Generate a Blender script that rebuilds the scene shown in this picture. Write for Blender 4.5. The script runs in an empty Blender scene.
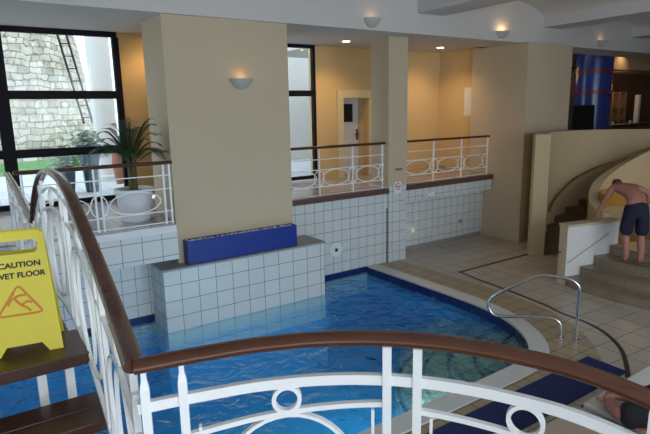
import bpy, bmesh, math, random
from mathutils import Vector, Matrix
random.seed(7)
PI = math.pi
S = bpy.context.scene
COL = S.collection
EYE = 2.95
# ------------------------------------------------------------------ camera
cam = bpy.data.cameras.new('camera'); co = bpy.data.objects.new('camera', cam); COL.objects.link(co)
F, TH, RO, YA = 537.2749, 0.196372366, -0.01999825, 0.593894727
fw = Vector((math.sin(YA)*math.cos(TH), math.cos(YA)*math.cos(TH), -math.sin(TH)))
rt = Vector((math.cos(YA), -math.sin(YA), 0)); up0 = rt.cross(fw)
r2 = rt*math.cos(RO) + up0*math.sin(RO); u2 = -rt*math.sin(RO) + up0*math.cos(RO)
co.matrix_world = Matrix(((r2.x, u2.x, -fw.x, 0), (r2.y, u2.y, -fw.y, 0), (r2.z, u2.z, -fw.z, EYE), (0, 0, 0, 1)))
cam.sensor_width = 36; cam.lens = F/650*36; cam.clip_start = 0.05; cam.clip_end = 300
S.camera = co
# ------------------------------------------------------------------ world, lights, exposure
W = bpy.data.worlds.new('sky'); S.world = W; W.use_nodes = True
bg = W.node_tree.nodes['Background']
bg.inputs[0].default_value = (0.74, 0.87, 1.0, 1); bg.inputs[1].default_value = 2.6
S.view_settings.view_transform = 'Standard'; S.view_settings.look = 'None'
S.view_settings.exposure = 0.10; S.view_settings.gamma = 1; S.view_settings.use_curve_mapping = False

def area(name, loc, target, sx, sy, power, col):
    l = bpy.data.lights.new(name, 'AREA'); l.shape = 'RECTANGLE'; l.size = sx; l.size_y = sy; l.energy = power; l.color = col
    o = bpy.data.objects.new(name, l); COL.objects.link(o); o.location = loc
    o.rotation_euler = (Vector(target)-Vector(loc)).to_track_quat('-Z', 'Y').to_euler(); return o
area('daylight_from_glazing_behind', (2.2, -3.9, 3.1), (4.0, 7.0, 1.2), 5, 2.2, 85, (0.92, 0.95, 1.0))
def point(name, loc, power, col, r=0.05):
    l = bpy.data.lights.new(name, 'POINT'); l.energy = power; l.color = col; l.shadow_soft_size = r
    o = bpy.data.objects.new(name, l); COL.objects.link(o); o.location = loc; return o
def spot(name, loc, target, power, col, ang=100, blend=0.8, r=0.05):
    l = bpy.data.lights.new(name, 'SPOT'); l.energy = power; l.color = col; l.shadow_soft_size = r
    l.spot_size = math.radians(ang); l.spot_blend = blend
    o = bpy.data.objects.new(name, l); COL.objects.link(o); o.location = loc
    o.rotation_euler = (Vector(target)-Vector(loc)).to_track_quat('-Z', 'Y').to_euler(); return o

# ------------------------------------------------------------------ materials
MATS = {}
def newmat(name):
    m = bpy.data.materials.new(name); m.use_nodes = True; MATS[name] = m
    return m, m.node_tree, m.node_tree.nodes, m.node_tree.links, m.node_tree.nodes['Principled BSDF']
def plain(name, col, rough=0.5, metal=0.0, noise=0.0, scale=6, bump=0.0, spec=0.5, emit=None, es=0, sub=0):
    m, nt, N, L, B = newmat(name)
    B.inputs['Base Color'].default_value = (*col, 1); B.inputs['Roughness'].default_value = rough
    B.inputs['Metallic'].default_value = metal; B.inputs['Specular IOR Level'].default_value = spec
    if emit: B.inputs['Emission Color'].default_value = (*emit, 1); B.inputs['Emission Strength'].default_value = es
    if noise or bump:
        tc = N.new('ShaderNodeTexCoord'); nz = N.new('ShaderNodeTexNoise'); nz.inputs['Scale'].default_value = scale
        nz.inputs['Detail'].default_value = 5; L.new(tc.outputs['Object'], nz.inputs['Vector'])
        if noise:
            r = N.new('ShaderNodeMix'); r.data_type = 'RGBA'
            r.inputs[6].default_value = (*[c*(1-noise) for c in col], 1); r.inputs[7].default_value = (*[min(1, c*(1+noise)) for c in col], 1)
            L.new(nz.outputs['Fac'], r.inputs[0]); L.new(r.outputs[2], B.inputs['Base Color'])
        if bump:
            b = N.new('ShaderNodeBump'); b.inputs['Strength'].default_value = bump; b.inputs['Distance'].default_value = 0.01
            L.new(nz.outputs['Fac'], b.inputs['Height']); L.new(b.outputs[0], B.inputs['Normal'])
    return m
def boxmap(N, L):
    tc = N.new('ShaderNodeTexCoord'); sp = N.new('ShaderNodeSeparateXYZ'); L.new(tc.outputs['Object'], sp.inputs[0])
    ns = N.new('ShaderNodeSeparateXYZ'); L.new(tc.outputs['Normal'], ns.inputs[0])
    def gt(sock):
        a = N.new('ShaderNodeMath'); a.operation = 'ABSOLUTE'; L.new(sock, a.inputs[0])
        g = N.new('ShaderNodeMath'); g.operation = 'GREATER_THAN'; g.inputs[1].default_value = 0.7; L.new(a.outputs[0], g.inputs[0]); return g.outputs[0]
    gx, gz = gt(ns.outputs[0]), gt(ns.outputs[2])
    def mix(f, a, b):
        m = N.new('ShaderNodeMix'); m.data_type = 'FLOAT'; L.new(f, m.inputs[0]); L.new(a, m.inputs[2]); L.new(b, m.inputs[3]); return m.outputs[0]
    u = mix(gx, sp.outputs[0], sp.outputs[1]); v = mix(gz, sp.outputs[2], sp.outputs[1])
    cb = N.new('ShaderNodeCombineXYZ'); L.new(u, cb.inputs[0]); L.new(v, cb.inputs[1]); return cb.outputs[0]
def tile(name, c1, c2, mortar, w, h, gap=0.006, rough=0.25, off=(0, 0), rot=0, bump=0.3, stag=0.0, noise=0.0):
    m, nt, N, L, B = newmat(name)
    v = boxmap(N, L)
    mp = N.new('ShaderNodeMapping'); mp.inputs['Location'].default_value = (off[0], off[1], 0); mp.inputs['Rotation'].default_value = (0, 0, rot); L.new(v, mp.inputs[0])
    br = N.new('ShaderNodeTexBrick'); L.new(mp.outputs[0], br.inputs['Vector'])
    br.inputs['Color1'].default_value = (*c1, 1); br.inputs['Color2'].default_value = (*c2, 1); br.inputs['Mortar'].default_value = (*mortar, 1)
    br.inputs['Scale'].default_value = 1; br.inputs['Brick Width'].default_value = w; br.inputs['Row Height'].default_value = h
    br.inputs['Mortar Size'].default_value = gap; br.inputs['Mortar Smooth'].default_value = 0.1; br.offset = stag; br.inputs['Bias'].default_value = 0
    col = br.outputs['Color']
    if noise:
        tc = N.new('ShaderNodeTexCoord'); nz = N.new('ShaderNodeTexNoise'); nz.inputs['Scale'].default_value = 3.0; nz.inputs['Detail'].default_value = 6; L.new(tc.outputs['Object'], nz.inputs[0])
        cr = N.new('ShaderNodeMapRange'); cr.inputs[3].default_value = 1-noise; cr.inputs[4].default_value = 1+noise; L.new(nz.outputs['Fac'], cr.inputs[0])
        mx = N.new('ShaderNodeVectorMath'); mx.operation = 'SCALE'; L.new(col, mx.inputs[0]); L.new(cr.outputs[0], mx.inputs['Scale']); col = mx.outputs[0]
    L.new(col, B.inputs['Base Color']); B.inputs['Roughness'].default_value = rough
    if bump:
        b = N.new('ShaderNodeBump'); b.inputs['Strength'].default_value = bump; b.inputs['Distance'].default_value = 0.004; b.invert = True
        L.new(br.outputs['Fac'], b.inputs['Height']); L.new(b.outputs[0], B.inputs['Normal'])
    return m
def wood(name, c1, c2, rough=0.28, axis=(1, 12, 12), scale=3.0):
    m, nt, N, L, B = newmat(name)
    tc = N.new('ShaderNodeTexCoord'); mp = N.new('ShaderNodeMapping'); mp.inputs['Scale'].default_value = axis; L.new(tc.outputs['Object'], mp.inputs[0])
    nz = N.new('ShaderNodeTexNoise'); nz.inputs['Scale'].default_value = scale; nz.inputs['Detail'].default_value = 6; L.new(mp.outputs[0], nz.inputs[0])
    mx = N.new('ShaderNodeMix'); mx.data_type = 'RGBA'; mx.inputs[6].default_value = (*c1, 1); mx.inputs[7].default_value = (*c2, 1)
    L.new(nz.outputs['Fac'], mx.inputs[0]); L.new(mx.outputs[2], B.inputs['Base Color']); B.inputs['Roughness'].default_value = rough
    b = N.new('ShaderNodeBump'); b.inputs['Strength'].default_value = 0.15; b.inputs['Distance'].default_value = 0.003; L.new(nz.outputs['Fac'], b.inputs['Height']); L.new(b.outputs[0], B.inputs['Normal'])
    return m
CREAM = plain('cream_plaster', (0.56, 0.455, 0.315), 0.85, noise=0.03, scale=2, bump=0.1)
STAIRC = plain('warm_cream_plaster', (0.56, 0.425, 0.255), 0.85, noise=0.03, scale=2)
WARM = plain('warm_lit_cream', (0.66, 0.47, 0.23), 0.85, noise=0.03, scale=2)  # cream walls with the downlights' warm tint put into the base colour
WHITE = plain('white_plaster', (0.62, 0.59, 0.56), 0.9, noise=0.02, scale=2)
BEAMM = plain('beam_paint', (0.60, 0.59, 0.58), 0.9)
PAINT = plain('white_gloss_paint', (0.86, 0.88, 0.88), 0.3)
RAILW = wood('dark_varnished_wood', (0.052, 0.018, 0.009), (0.13, 0.047, 0.022), 0.2, (3, 3, 30), 2.5)
TREADW = wood('dark_tread_wood', (0.035, 0.014, 0.009), (0.10, 0.042, 0.026), 0.32, (2, 25, 25), 2)
NOSE = plain('brown_nosing', (0.12, 0.06, 0.055), 0.4)
GREYED = plain('grey_slab_edge', (0.75, 0.76, 0.76), 0.5)
BLACKF = plain('black_window_frame', (0.008, 0.007, 0.010), 0.6, spec=0.15)
WTILE = tile('white_wall_tile', (0.66, 0.69, 0.68), (0.62, 0.65, 0.65), (0.20, 0.22, 0.24), 0.195, 0.2, 0.0045, off=(0.06, 0.0))
BTILE = tile('white_large_tile', (0.66, 0.69, 0.68), (0.62, 0.65, 0.65), (0.20, 0.22, 0.24), 0.262, 0.235, 0.005, off=(0.0, 0.11))
TOPT = plain('grey_stone_top', (0.30, 0.28, 0.27), 0.4, noise=0.1)
FLT = tile('pale_floor_tile', (0.50, 0.44, 0.36), (0.46, 0.40, 0.33), (0.13, 0.105, 0.085), 0.36, 0.36, 0.006, rough=0.3, rot=0.05, noise=0.12)
FLT2 = tile('pale_floor_tile_strips', (0.47, 0.43, 0.38), (0.43, 0.39, 0.35), (0.11, 0.09, 0.08), 0.42, 1.4, 0.007, rough=0.3, rot=0.25, noise=0.12, stag=0.5)
TAN = tile('tan_deck_tile', (0.40, 0.31, 0.19), (0.35, 0.27, 0.17), (0.10, 0.085, 0.07), 0.22, 0.22, 0.006, rough=0.35, noise=0.12)
COPE = plain('white_coping', (0.62, 0.62, 0.60), 0.5, noise=0.05, scale=12, bump=0.2)
DARKL = plain('dark_tile_line', (0.030, 0.024, 0.022), 0.35)
NAVYT = tile('navy_pool_tile', (0.010, 0.020, 0.11), (0.014, 0.028, 0.14), (0.03, 0.04, 0.10), 0.1, 0.1, 0.004, rough=0.15)
POOLB = tile('blue_pool_tile', (0.025, 0.36, 0.74), (0.028, 0.375, 0.76), (0.025, 0.34, 0.70), 0.12, 0.12, 0.005, rough=0.3)
STEPM = tile('grey_green_pool_step', (0.60, 0.62, 0.50), (0.50, 0.54, 0.45), (0.05, 0.09, 0.10), 0.25, 0.25, 0.008, rough=0.4, noise=0.2)
BLUE = plain('blue_laminate', (0.003, 0.030, 0.24), 0.4)
PEB = plain('white_pebble', (0.75, 0.78, 0.82), 0.6)
STONE = tile('tan_stone_step', (0.26, 0.20, 0.14), (0.22, 0.17, 0.12), (0.12, 0.09, 0.06), 0.6, 0.14, 0.004, rough=0.35, noise=0.25, bump=0.15)
STAIRD = plain('brown_stone_tread', (0.16, 0.105, 0.065), 0.4, noise=0.2)
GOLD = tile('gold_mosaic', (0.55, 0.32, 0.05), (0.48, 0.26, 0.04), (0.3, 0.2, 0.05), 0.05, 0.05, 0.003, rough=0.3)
GREEN = tile('green_mosaic', (0.10, 0.20, 0.10), (0.13, 0.24, 0.12), (0.05, 0.08, 0.05), 0.05, 0.05, 0.003, rough=0.3)
BRASS = plain('brass', (0.55, 0.38, 0.18), 0.25, metal=1)
CHROME = plain('polished_steel', (0.62, 0.63, 0.66), 0.14, metal=1)
YEL = plain('yellow_plastic', (0.78, 0.66, 0.045), 0.45)
BLK = plain('black_print', (0.02, 0.02, 0.02), 0.6)
ORG = plain('orange_print', (0.72, 0.25, 0.03), 0.6)
SKIN = plain('skin', (0.36, 0.15, 0.11), 0.55, noise=0.12, scale=14)
HAIRM = plain('short_brown_hair', (0.05, 0.025, 0.015), 0.8, noise=0.3, scale=60, bump=0.6)
SHORTM = plain('navy_swim_cloth', (0.008, 0.010, 0.028), 0.85)
BLACKC = plain('black_cloth', (0.010, 0.010, 0.014), 0.9)
MATB = plain('navy_mat', (0.008, 0.018, 0.10), 0.85, bump=0.6, scale=90)
CUSH = plain('white_cushion', (0.62, 0.60, 0.57), 0.8, bump=0.2, scale=15)
LFR = plain('dark_lounger_frame', (0.02, 0.022, 0.035), 0.4)
BEIGEC = plain('beige_cushion', (0.36, 0.28, 0.22), 0.85)
SHELL = plain('sconce_plaster', (0.50, 0.49, 0.44), 0.7)
GLOW = plain('warm_bulb', (1, 0.8, 0.5), 0.5, emit=(1, 0.72, 0.38), es=14)
GLOWD = plain('dim_bulb', (1, 0.8, 0.5), 0.5, emit=(1, 0.72, 0.38), es=0.5)
DLM = plain('downlight_disc', (1, 0.9, 0.7), 0.5, emit=(1, 0.85, 0.6), es=9)
DOORW = plain('white_door_paint', (0.66, 0.66, 0.68), 0.5)
FRAMEC = plain('cream_frame_paint', (0.70, 0.60, 0.36), 0.5)
POT = plain('white_pot', (0.78, 0.79, 0.82), 0.35)
SOIL = plain('soil', (0.03, 0.02, 0.015), 0.95)
LEAF = plain('palm_leaf', (0.028, 0.075, 0.022), 0.5, noise=0.4, scale=9)
LEAF2 = plain('shrub_leaf', (0.20, 0.28, 0.20), 0.6, noise=0.35, scale=12)
STEM = plain('palm_stem', (0.10, 0.09, 0.035), 0.7, noise=0.3, scale=15)
TEAL = plain('teal_glaze', (0.02, 0.085, 0.11), 0.25, noise=0.2)
TEALD = plain('dark_blue_glaze', (0.02, 0.05, 0.08), 0.3, noise=0.2)
TERRA = plain('terracotta', (0.32, 0.13, 0.08), 0.8, noise=0.15)
GRASS = plain('grass', (0.07, 0.22, 0.045), 0.95, noise=0.4, scale=20, bump=0.8)
PAVE = tile('outdoor_paving', (0.52, 0.54, 0.56), (0.48, 0.50, 0.52), (0.30, 0.31, 0.32), 0.5, 0.5, 0.01, rough=0.7)
COLW = plain('outdoor_white_render', (0.62, 0.60, 0.56), 0.8)
TFL = tile('terrace_floor_tile', (0.42, 0.40, 0.42), (0.38, 0.36, 0.38), (0.2, 0.19, 0.2), 0.33, 0.33, 0.006, rough=0.16)
BMOS = tile('blue_mosaic', (0.025, 0.05, 0.26), (0.03, 0.065, 0.34), (0.05, 0.06, 0.16), 0.08, 0.08, 0.008, rough=0.18)
REDT = plain('red_tile_band', (0.22, 0.02, 0.02), 0.3)
BROWNW = plain('brown_bar_wall', (0.17, 0.09, 0.045), 0.7)
BROWNL = plain('brown_bar_lattice', (0.22, 0.14, 0.08), 0.6)
BLACKB = plain('black_casing', (0.008, 0.008, 0.009), 0.4)
GLASSG = plain('bottle_glass', (0.20, 0.13, 0.05), 0.15)
PLAST = plain('white_plastic', (0.75, 0.77, 0.78), 0.4)
REDP = plain('red_print', (0.6, 0.03, 0.04), 0.5)
GREYP = plain('grey_metal_strip', (0.16, 0.17, 0.18), 0.5)
def schlick(N, L, f0, normal=None):
    lw = N.new('ShaderNodeLayerWeight'); lw.inputs['Blend'].default_value = 0.5
    if normal: L.new(normal, lw.inputs['Normal'])
    p = N.new('ShaderNodeMath'); p.operation = 'POWER'; p.inputs[1].default_value = 5; L.new(lw.outputs['Facing'], p.inputs[0])
    a = N.new('ShaderNodeMath'); a.operation = 'MULTIPLY_ADD'; a.inputs[1].default_value = 1-f0; a.inputs[2].default_value = f0; L.new(p.outputs[0], a.inputs[0]); return a.outputs[0]
# glass pane: mostly clear, mirrors at grazing angles
m, nt, N, L, B = newmat('window_glass')
tr = N.new('ShaderNodeBsdfTransparent'); gl = N.new('ShaderNodeBsdfGlossy'); gl.inputs['Roughness'].default_value = 0.01
fr = schlick(N, L, 0.03); mx = N.new('ShaderNodeMixShader')
tr.inputs[0].default_value = (0.95, 0.97, 0.97, 1)
L.new(fr, mx.inputs[0]); L.new(tr.outputs[0], mx.inputs[1]); L.new(gl.outputs[0], mx.inputs[2]); L.new(mx.outputs[0], N['Material Output'].inputs[0]); GLASS = m
# pool water surface: clear, tinted, rippled, refracting
m, nt, N, L, B = newmat('pool_water')
rf = N.new('ShaderNodeBsdfRefraction'); rf.inputs['Roughness'].default_value = 0.0; rf.inputs['IOR'].default_value = 1.33; rf.inputs['Color'].default_value = (0.62, 0.92, 1.0, 1)
tr = N.new('ShaderNodeBsdfTransparent'); tr.inputs[0].default_value = (0.62, 0.92, 1.0, 1)
gl = N.new('ShaderNodeBsdfGlossy'); gl.inputs['Roughness'].default_value = 0.02
tc = N.new('ShaderNodeTexCoord'); nz = N.new('ShaderNodeTexNoise'); nz.inputs['Scale'].default_value = 4.0; nz.inputs['Detail'].default_value = 4; nz.inputs['Distortion'].default_value = 1.0
L.new(tc.outputs['Object'], nz.inputs[0]); b = N.new('ShaderNodeBump'); b.inputs['Strength'].default_value = 0.9; b.inputs['Distance'].default_value = 0.10
L.new(nz.outputs['Fac'], b.inputs['Height'])
for q in (gl, rf): L.new(b.outputs[0], q.inputs['Normal'])
fr = schlick(N, L, 0.02, b.outputs[0]); m1 = N.new('ShaderNodeMixShader'); m1.inputs[0].default_value = 0.45; L.new(rf.outputs[0], m1.inputs[1]); L.new(tr.outputs[0], m1.inputs[2])
mx = N.new('ShaderNodeMixShader'); L.new(fr, mx.inputs[0]); L.new(m1.outputs[0], mx.inputs[1]); L.new(gl.outputs[0], mx.inputs[2]); L.new(mx.outputs[0], N['Material Output'].inputs[0]); WATER = m
# irregular coursed stone masonry
m, nt, N, L, B = newmat('rubble_stone')
tc = N.new('ShaderNodeTexCoord'); sp = N.new('ShaderNodeSeparateXYZ'); L.new(tc.outputs['Object'], sp.inputs[0]); cb = N.new('ShaderNodeCombineXYZ'); L.new(sp.outputs[0], cb.inputs[0]); L.new(sp.outputs[2], cb.inputs[1])
nz = N.new('ShaderNodeTexNoise'); nz.inputs['Scale'].default_value = 1.7; nz.inputs['Detail'].default_value = 6; nz.inputs['Roughness'].default_value = 0.7; L.new(cb.outputs[0], nz.inputs[0])
vm = N.new('ShaderNodeVectorMath'); vm.operation = 'MULTIPLY_ADD'; vm.inputs[1].default_value = (0.5, 0.45, 0); L.new(nz.outputs['Color'], vm.inputs[0]); L.new(cb.outputs[0], vm.inputs[2])
br = N.new('ShaderNodeTexBrick'); L.new(vm.outputs[0], br.inputs['Vector']); br.inputs['Scale'].default_value = 1; br.inputs['Brick Width'].default_value = 0.40; br.inputs['Row Height'].default_value = 0.23
br.inputs['Mortar Size'].default_value = 0.016; br.inputs['Mortar Smooth'].default_value = 0.4; br.squash = 0.6; br.squash_frequency = 3; br.offset = 0.42; br.offset_frequency = 2
br.inputs['Color1'].default_value = (0.66, 0.60, 0.53, 1); br.inputs['Color2'].default_value = (0.46, 0.38, 0.29, 1); br.inputs['Mortar'].default_value = (0.24, 0.19, 0.15, 1)
nz2 = N.new('ShaderNodeTexNoise'); nz2.inputs['Scale'].default_value = 2.4; nz2.inputs['Detail'].default_value = 8; L.new(tc.outputs['Object'], nz2.inputs[0])
mr = N.new('ShaderNodeMapRange'); mr.inputs[1].default_value = 0.3; mr.inputs[2].default_value = 0.7; mr.inputs[3].default_value = 0.75; mr.inputs[4].default_value = 1.25; L.new(nz2.outputs['Fac'], mr.inputs[0])
sc = N.new('ShaderNodeVectorMath'); sc.operation = 'SCALE'; L.new(br.outputs['Color'], sc.inputs[0]); L.new(mr.outputs[0], sc.inputs['Scale']); L.new(sc.outputs[0], B.inputs['Base Color'])
B.inputs['Roughness'].default_value = 0.95
b = N.new('ShaderNodeBump'); b.invert = True; b.inputs['Strength'].default_value = 0.8; b.inputs['Distance'].default_value = 0.06; L.new(br.outputs['Fac'], b.inputs['Height']); L.new(b.outputs[0], B.inputs['Normal'])
RUBBLE = m

# ------------------------------------------------------------------ mesh helpers
def obj(name, bm, mat, parent=None, smooth=False, bevel=0):
    bmesh.ops.recalc_face_normals(bm, faces=bm.faces[:])
    me = bpy.data.meshes.new(name); bm.to_mesh(me); bm.free()
    for mm in (mat if isinstance(mat, (list, tuple)) else [mat]): me.materials.append(mm)
    if smooth:
        for p in me.polygons: p.use_smooth = True
        try: me.set_sharp_from_angle(angle=math.radians(38))
        except Exception: pass
    o = bpy.data.objects.new(name, me); COL.objects.link(o)
    if parent: o.parent = parent
    if bevel:
        b = o.modifiers.new('bevel', 'BEVEL'); b.width = bevel; b.segments = 2; b.limit_method = 'ANGLE'
    return o
def tag(o, label=None, cat=None, group=None, kind=None):
    if label: o['label'] = label
    if cat: o['category'] = cat
    if group: o['group'] = group
    if kind: o['kind'] = kind
    return o
def thing(name, label, cat, loc=(0, 0, 0), rz=0, group=None):
    o = bpy.data.objects.new(name, None); COL.objects.link(o); o.location = loc; o.rotation_euler = (0, 0, rz); o.empty_display_size = 0.1
    return tag(o, label, cat, group)
def struct(name, bm, mat, parent=None, **k):
    o = obj(name, bm, mat, parent, **k)
    if not parent: o['kind'] = 'structure'
    return o
def dup(root, loc, rz, label):
    r = root.copy(); COL.objects.link(r); r.location = loc; r.rotation_euler = (0, 0, rz); r['label'] = label
    for ch in list(root.children):
        c = ch.copy(); COL.objects.link(c); c.parent = r
        for g in ch.children:
            d = g.copy(); COL.objects.link(d); d.parent = c
    return r
def box(bm, x0, x1, y0, y1, z0, z1, mi=0):
    v = [bm.verts.new((x, y, z)) for z in (z0, z1) for y in (y0, y1) for x in (x0, x1)]
    for f in ((0, 1, 3, 2), (4, 6, 7, 5), (0, 4, 5, 1), (2, 3, 7, 6), (0, 2, 6, 4), (1, 5, 7, 3)):
        fa = bm.faces.new([v[i] for i in f]); fa.material_index = mi
    return v
def bx(*a):
    bm = bmesh.new(); box(bm, *a); return bm
def prism(bm, pts, z0, z1):
    a = [bm.verts.new((p[0], p[1], z0)) for p in pts]; b = [bm.verts.new((p[0], p[1], z1)) for p in pts]; n = len(pts)
    bm.faces.new(a[::-1]); bm.faces.new(b)
    for i in range(n): bm.faces.new((a[i], a[(i+1) % n], b[(i+1) % n], b[i]))
def extr(bm, pts, vec):
    a = [bm.verts.new(p) for p in pts]; b = [bm.verts.new(Vector(p)+Vector(vec)) for p in pts]; n = len(pts)
    bm.faces.new(a[::-1]); bm.faces.new(b)
    for i in range(n): bm.faces.new((a[i], a[(i+1) % n], b[(i+1) % n], b[i]))
def lathe(bm, prof, seg=24, c=(0, 0), a0=0, a1=2*PI, cap=True):
    full = abs(a1-a0-2*PI) < 1e-6; n = seg if full else seg+1
    rings = []
    for r, z in prof:
        rings.append([bm.verts.new((c[0]+max(r, 1e-4)*math.cos(a0+(a1-a0)*i/seg), c[1]+max(r, 1e-4)*math.sin(a0+(a1-a0)*i/seg), z)) for i in range(n)])
    for k in range(len(rings)-1):
        for i in range(seg):
            j = (i+1) % n
            bm.faces.new((rings[k][i], rings[k][j], rings[k+1][j], rings[k+1][i]))
    if full and cap:
        if prof[0][0] > 1e-3: bm.faces.new(rings[0][::-1])
        if prof[-1][0] > 1e-3: bm.faces.new(rings[-1])
    return rings
def sweep(bm, pts, sides, w, h, closed=False, rnd=0):
    """bar along pts; w along 'side', h across it; rnd = number of points of an oval section (0 = rectangular)"""
    pts = [Vector(p) for p in pts]; n = len(pts); rings = []
    for i, p in enumerate(pts):
        if closed: t = pts[(i+1) % n]-pts[i-1]
        else: t = pts[min(i+1, n-1)]-pts[max(i-1, 0)]
        t.normalize(); s = Vector(sides[i] if isinstance(sides, list) else sides); s = (s-t*s.dot(t)).normalized(); u = t.cross(s)
        wi = w[i] if isinstance(w, list) else w; hi = h[i] if isinstance(h, list) else h
        if rnd: sec = [(math.cos(2*PI*k/rnd)*wi/2, math.sin(2*PI*k/rnd)*hi/2) for k in range(rnd)]
        else: sec = [(-wi/2, -hi/2), (wi/2, -hi/2), (wi/2, hi/2), (-wi/2, hi/2)]
        rings.append([bm.verts.new(p+s*a+u*b_) for a, b_ in sec])
    m_ = len(rings[0])
    for i in range(n if closed else n-1):
        A, B_ = rings[i], rings[(i+1) % n]
        for k in range(m_): bm.faces.new((A[k], A[(k+1) % m_], B_[(k+1) % m_], B_[k]))
    if not closed: bm.faces.new(rings[0][::-1]); bm.faces.new(rings[-1])
def tube(bm, pts, r, seg=10):
    pts = [Vector(p) for p in pts]; t = (pts[1]-pts[0]).normalized()
    s = t.orthogonal().normalized(); sides = []
    for i in range(len(pts)):
        tt = (pts[min(i+1, len(pts)-1)]-pts[max(i-1, 0)]).normalized(); s = (s-tt*s.dot(tt)).normalized(); sides.append(s.copy())
    rr = [2*x for x in r] if isinstance(r, list) else 2*r
    sweep(bm, pts, sides, rr, rr, rnd=seg)
def smooth_path(pts, sub=6):
    P = [Vector(p) for p in pts]; out = []
    for i in range(len(P)-1):
        p0 = P[max(i-1, 0)]; p1 = P[i]; p2 = P[i+1]; p3 = P[min(i+2, len(P)-1)]
        for k in range(sub):
            t = k/sub
            out.append(0.5*((2*p1)+(-p0+p2)*t+(2*p0-5*p1+4*p2-p3)*t*t+(-p0+3*p1-3*p2+p3)*t**3))
    out.append(P[-1]); return out

# ================================================================== SETTING
ZD = 1.5      # terrace level
# pool outline (inner edge of the coping)
edge = [(6.17, 7.72), (6.19, 6.6), (6.2, 5.6), (6.18, 5.1), (6.10, 4.62), (5.93, 4.22), (5.68, 3.88), (5.42, 3.68), (5.05, 3.58), (4.4, 3.56)]
edge = [(p.x, p.y) for p in smooth_path([(a, b, 0) for a, b in edge], 5)]
def offset(path, d):
    out = []
    for i, p in enumerate(path):
        a = Vector(path[max(i-1, 0)]); b = Vector(path[min(i+1, len(path)-1)]); t = (b-a).normalized()
        out.append((p[0]-t.y*d, p[1]+t.x*d))
    return out
XL = -4.5
inner = edge + [(XL, 3.56)]
def strip(path, d0, d1, z0, z1):
    bm = bmesh.new(); A = offset(path, d0); B_ = offset(path, d1); n = len(path)
    va = [[bm.verts.new((q[0], q[1], z)) for q in X_] for X_, z in ((A, z0), (B_, z0), (B_, z1), (A, z1))]
    for i in range(n-1):
        for k in range(4): bm.faces.new((va[k][i], va[k][i+1], va[(k+1) % 4][i+1], va[(k+1) % 4][i]))
    for i in (0, n-1): bm.faces.new([va[k][i] for k in range(4)])
    return bm
# main deck floor, one concave slab
bm = bmesh.new()
prism(bm, [(6.17, 8.2), (26, 8.2), (26, -4.5), (XL, -4.5), (XL, 3.56)] + edge[::-1], -1.6, 0.0)
struct('floor', bm, FLT)
struct('trim_1', strip(inner, 0.0, 0.24, 0.0, 0.022), COPE, smooth=False)            # coping
struct('trim_2', strip(inner, 0.242, 0.80, 0.0, 0.006), TAN)                              # tan tile border
# dark tile lines
arc = [(7.30, 6.43), (7.22, 6.0), (7.16, 5.4), (7.10, 4.95), (7.02, 4.5), (6.93, 4.2), (6.88, 3.8), (6.74, 3.45), (6.45, 3.1), (6.1, 2.85), (5.7, 2.62)]
arc = [(p.x, p.y) for p in smooth_path([(a, b, 0) for a, b in arc], 4)]
struct('trim_3', strip(arc, -0.026, 0.026, 0.0, 0.004), DARKL)
struct('trim_4', bx(7.26, 9.35, 6.41, 6.47, 0, 0.004), DARKL)
# basin
bm = bmesh.new()
inn2 = offset(inner, -0.012)
for i in range(len(inner)-1):
    a, b_ = inn2[i], inn2[i+1]
    for z0, z1, mi in ((-1.3, -0.24, 0), (-0.24, -0.002, 1)):
        f = bm.faces.new([bm.verts.new(q) for q in ((a[0], a[1], z0), (b_[0], b_[1], z0), (b_[0], b_[1], z1), (a[0], a[1], z1))]); f.material_index = mi
o = struct('wall_pool', bm, [POOLB, NAVYT])
prb = [(XL, 3.56), (XL, 7.8), (6.17, 7.8)] + edge[1:]
bm = bmesh.new(); prism(bm, prb, -1.6, -1.3); struct('floor_pool', bm, POOLB)
bm = bmesh.new()
f = bm.faces.new([bm.verts.new((p[0], p[1], -0.085)) for p in [(XL, 3.56), (XL, 7.74), (6.17, 7.72)] + edge[1:]])
bmesh.ops.recalc_face_normals(bm, faces=bm.faces[:])
if f.normal.z < 0: f.normal_flip()
wo = obj('pool_water', bm, WATER)
if wo.data.polygons[0].normal.z < 0: wo.data.flip_normals()
tag(wo, 'rippled blue water filling the indoor pool', 'water', kind='stuff')
# pool steps in the near right corner
t = thing('pool_steps', 'grey-green curved steps under water in the near right corner of the pool', 'steps', (5.95, 3.62, -1.3))
for k in range(5):
    R_ = 0.70+0.33*k; z1 = -0.20-0.12*k; bm = bmesh.new(); bm2 = bmesh.new()
    def sector(r):
        pts = []
        for i in range(25):
            a = math.radians(78+(186-78)*i/24); x, y = 5.95+r*math.cos(a), 3.62+r*math.sin(a)
            pts.append((min(x, 6.14), max(y, 3.60)))
        return pts
    r0 = R_-0.33 if k else 0.02
    A = sector(r0); B_ = sector(R_)
    poly = [(x-5.95, y-3.62) for x, y in B_+A[::-1]]
    prism(bm, poly, 0, z1+1.3); obj('step', bm, STEPM, t)
    C_ = sector(R_-0.05); poly = [(x-5.95, y-3.62) for x, y in B_+C_[::-1]]
    prism(bm2, poly, z1+1.302, z1+1.306); obj('nosing', bm2, NAVYT, t)

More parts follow.
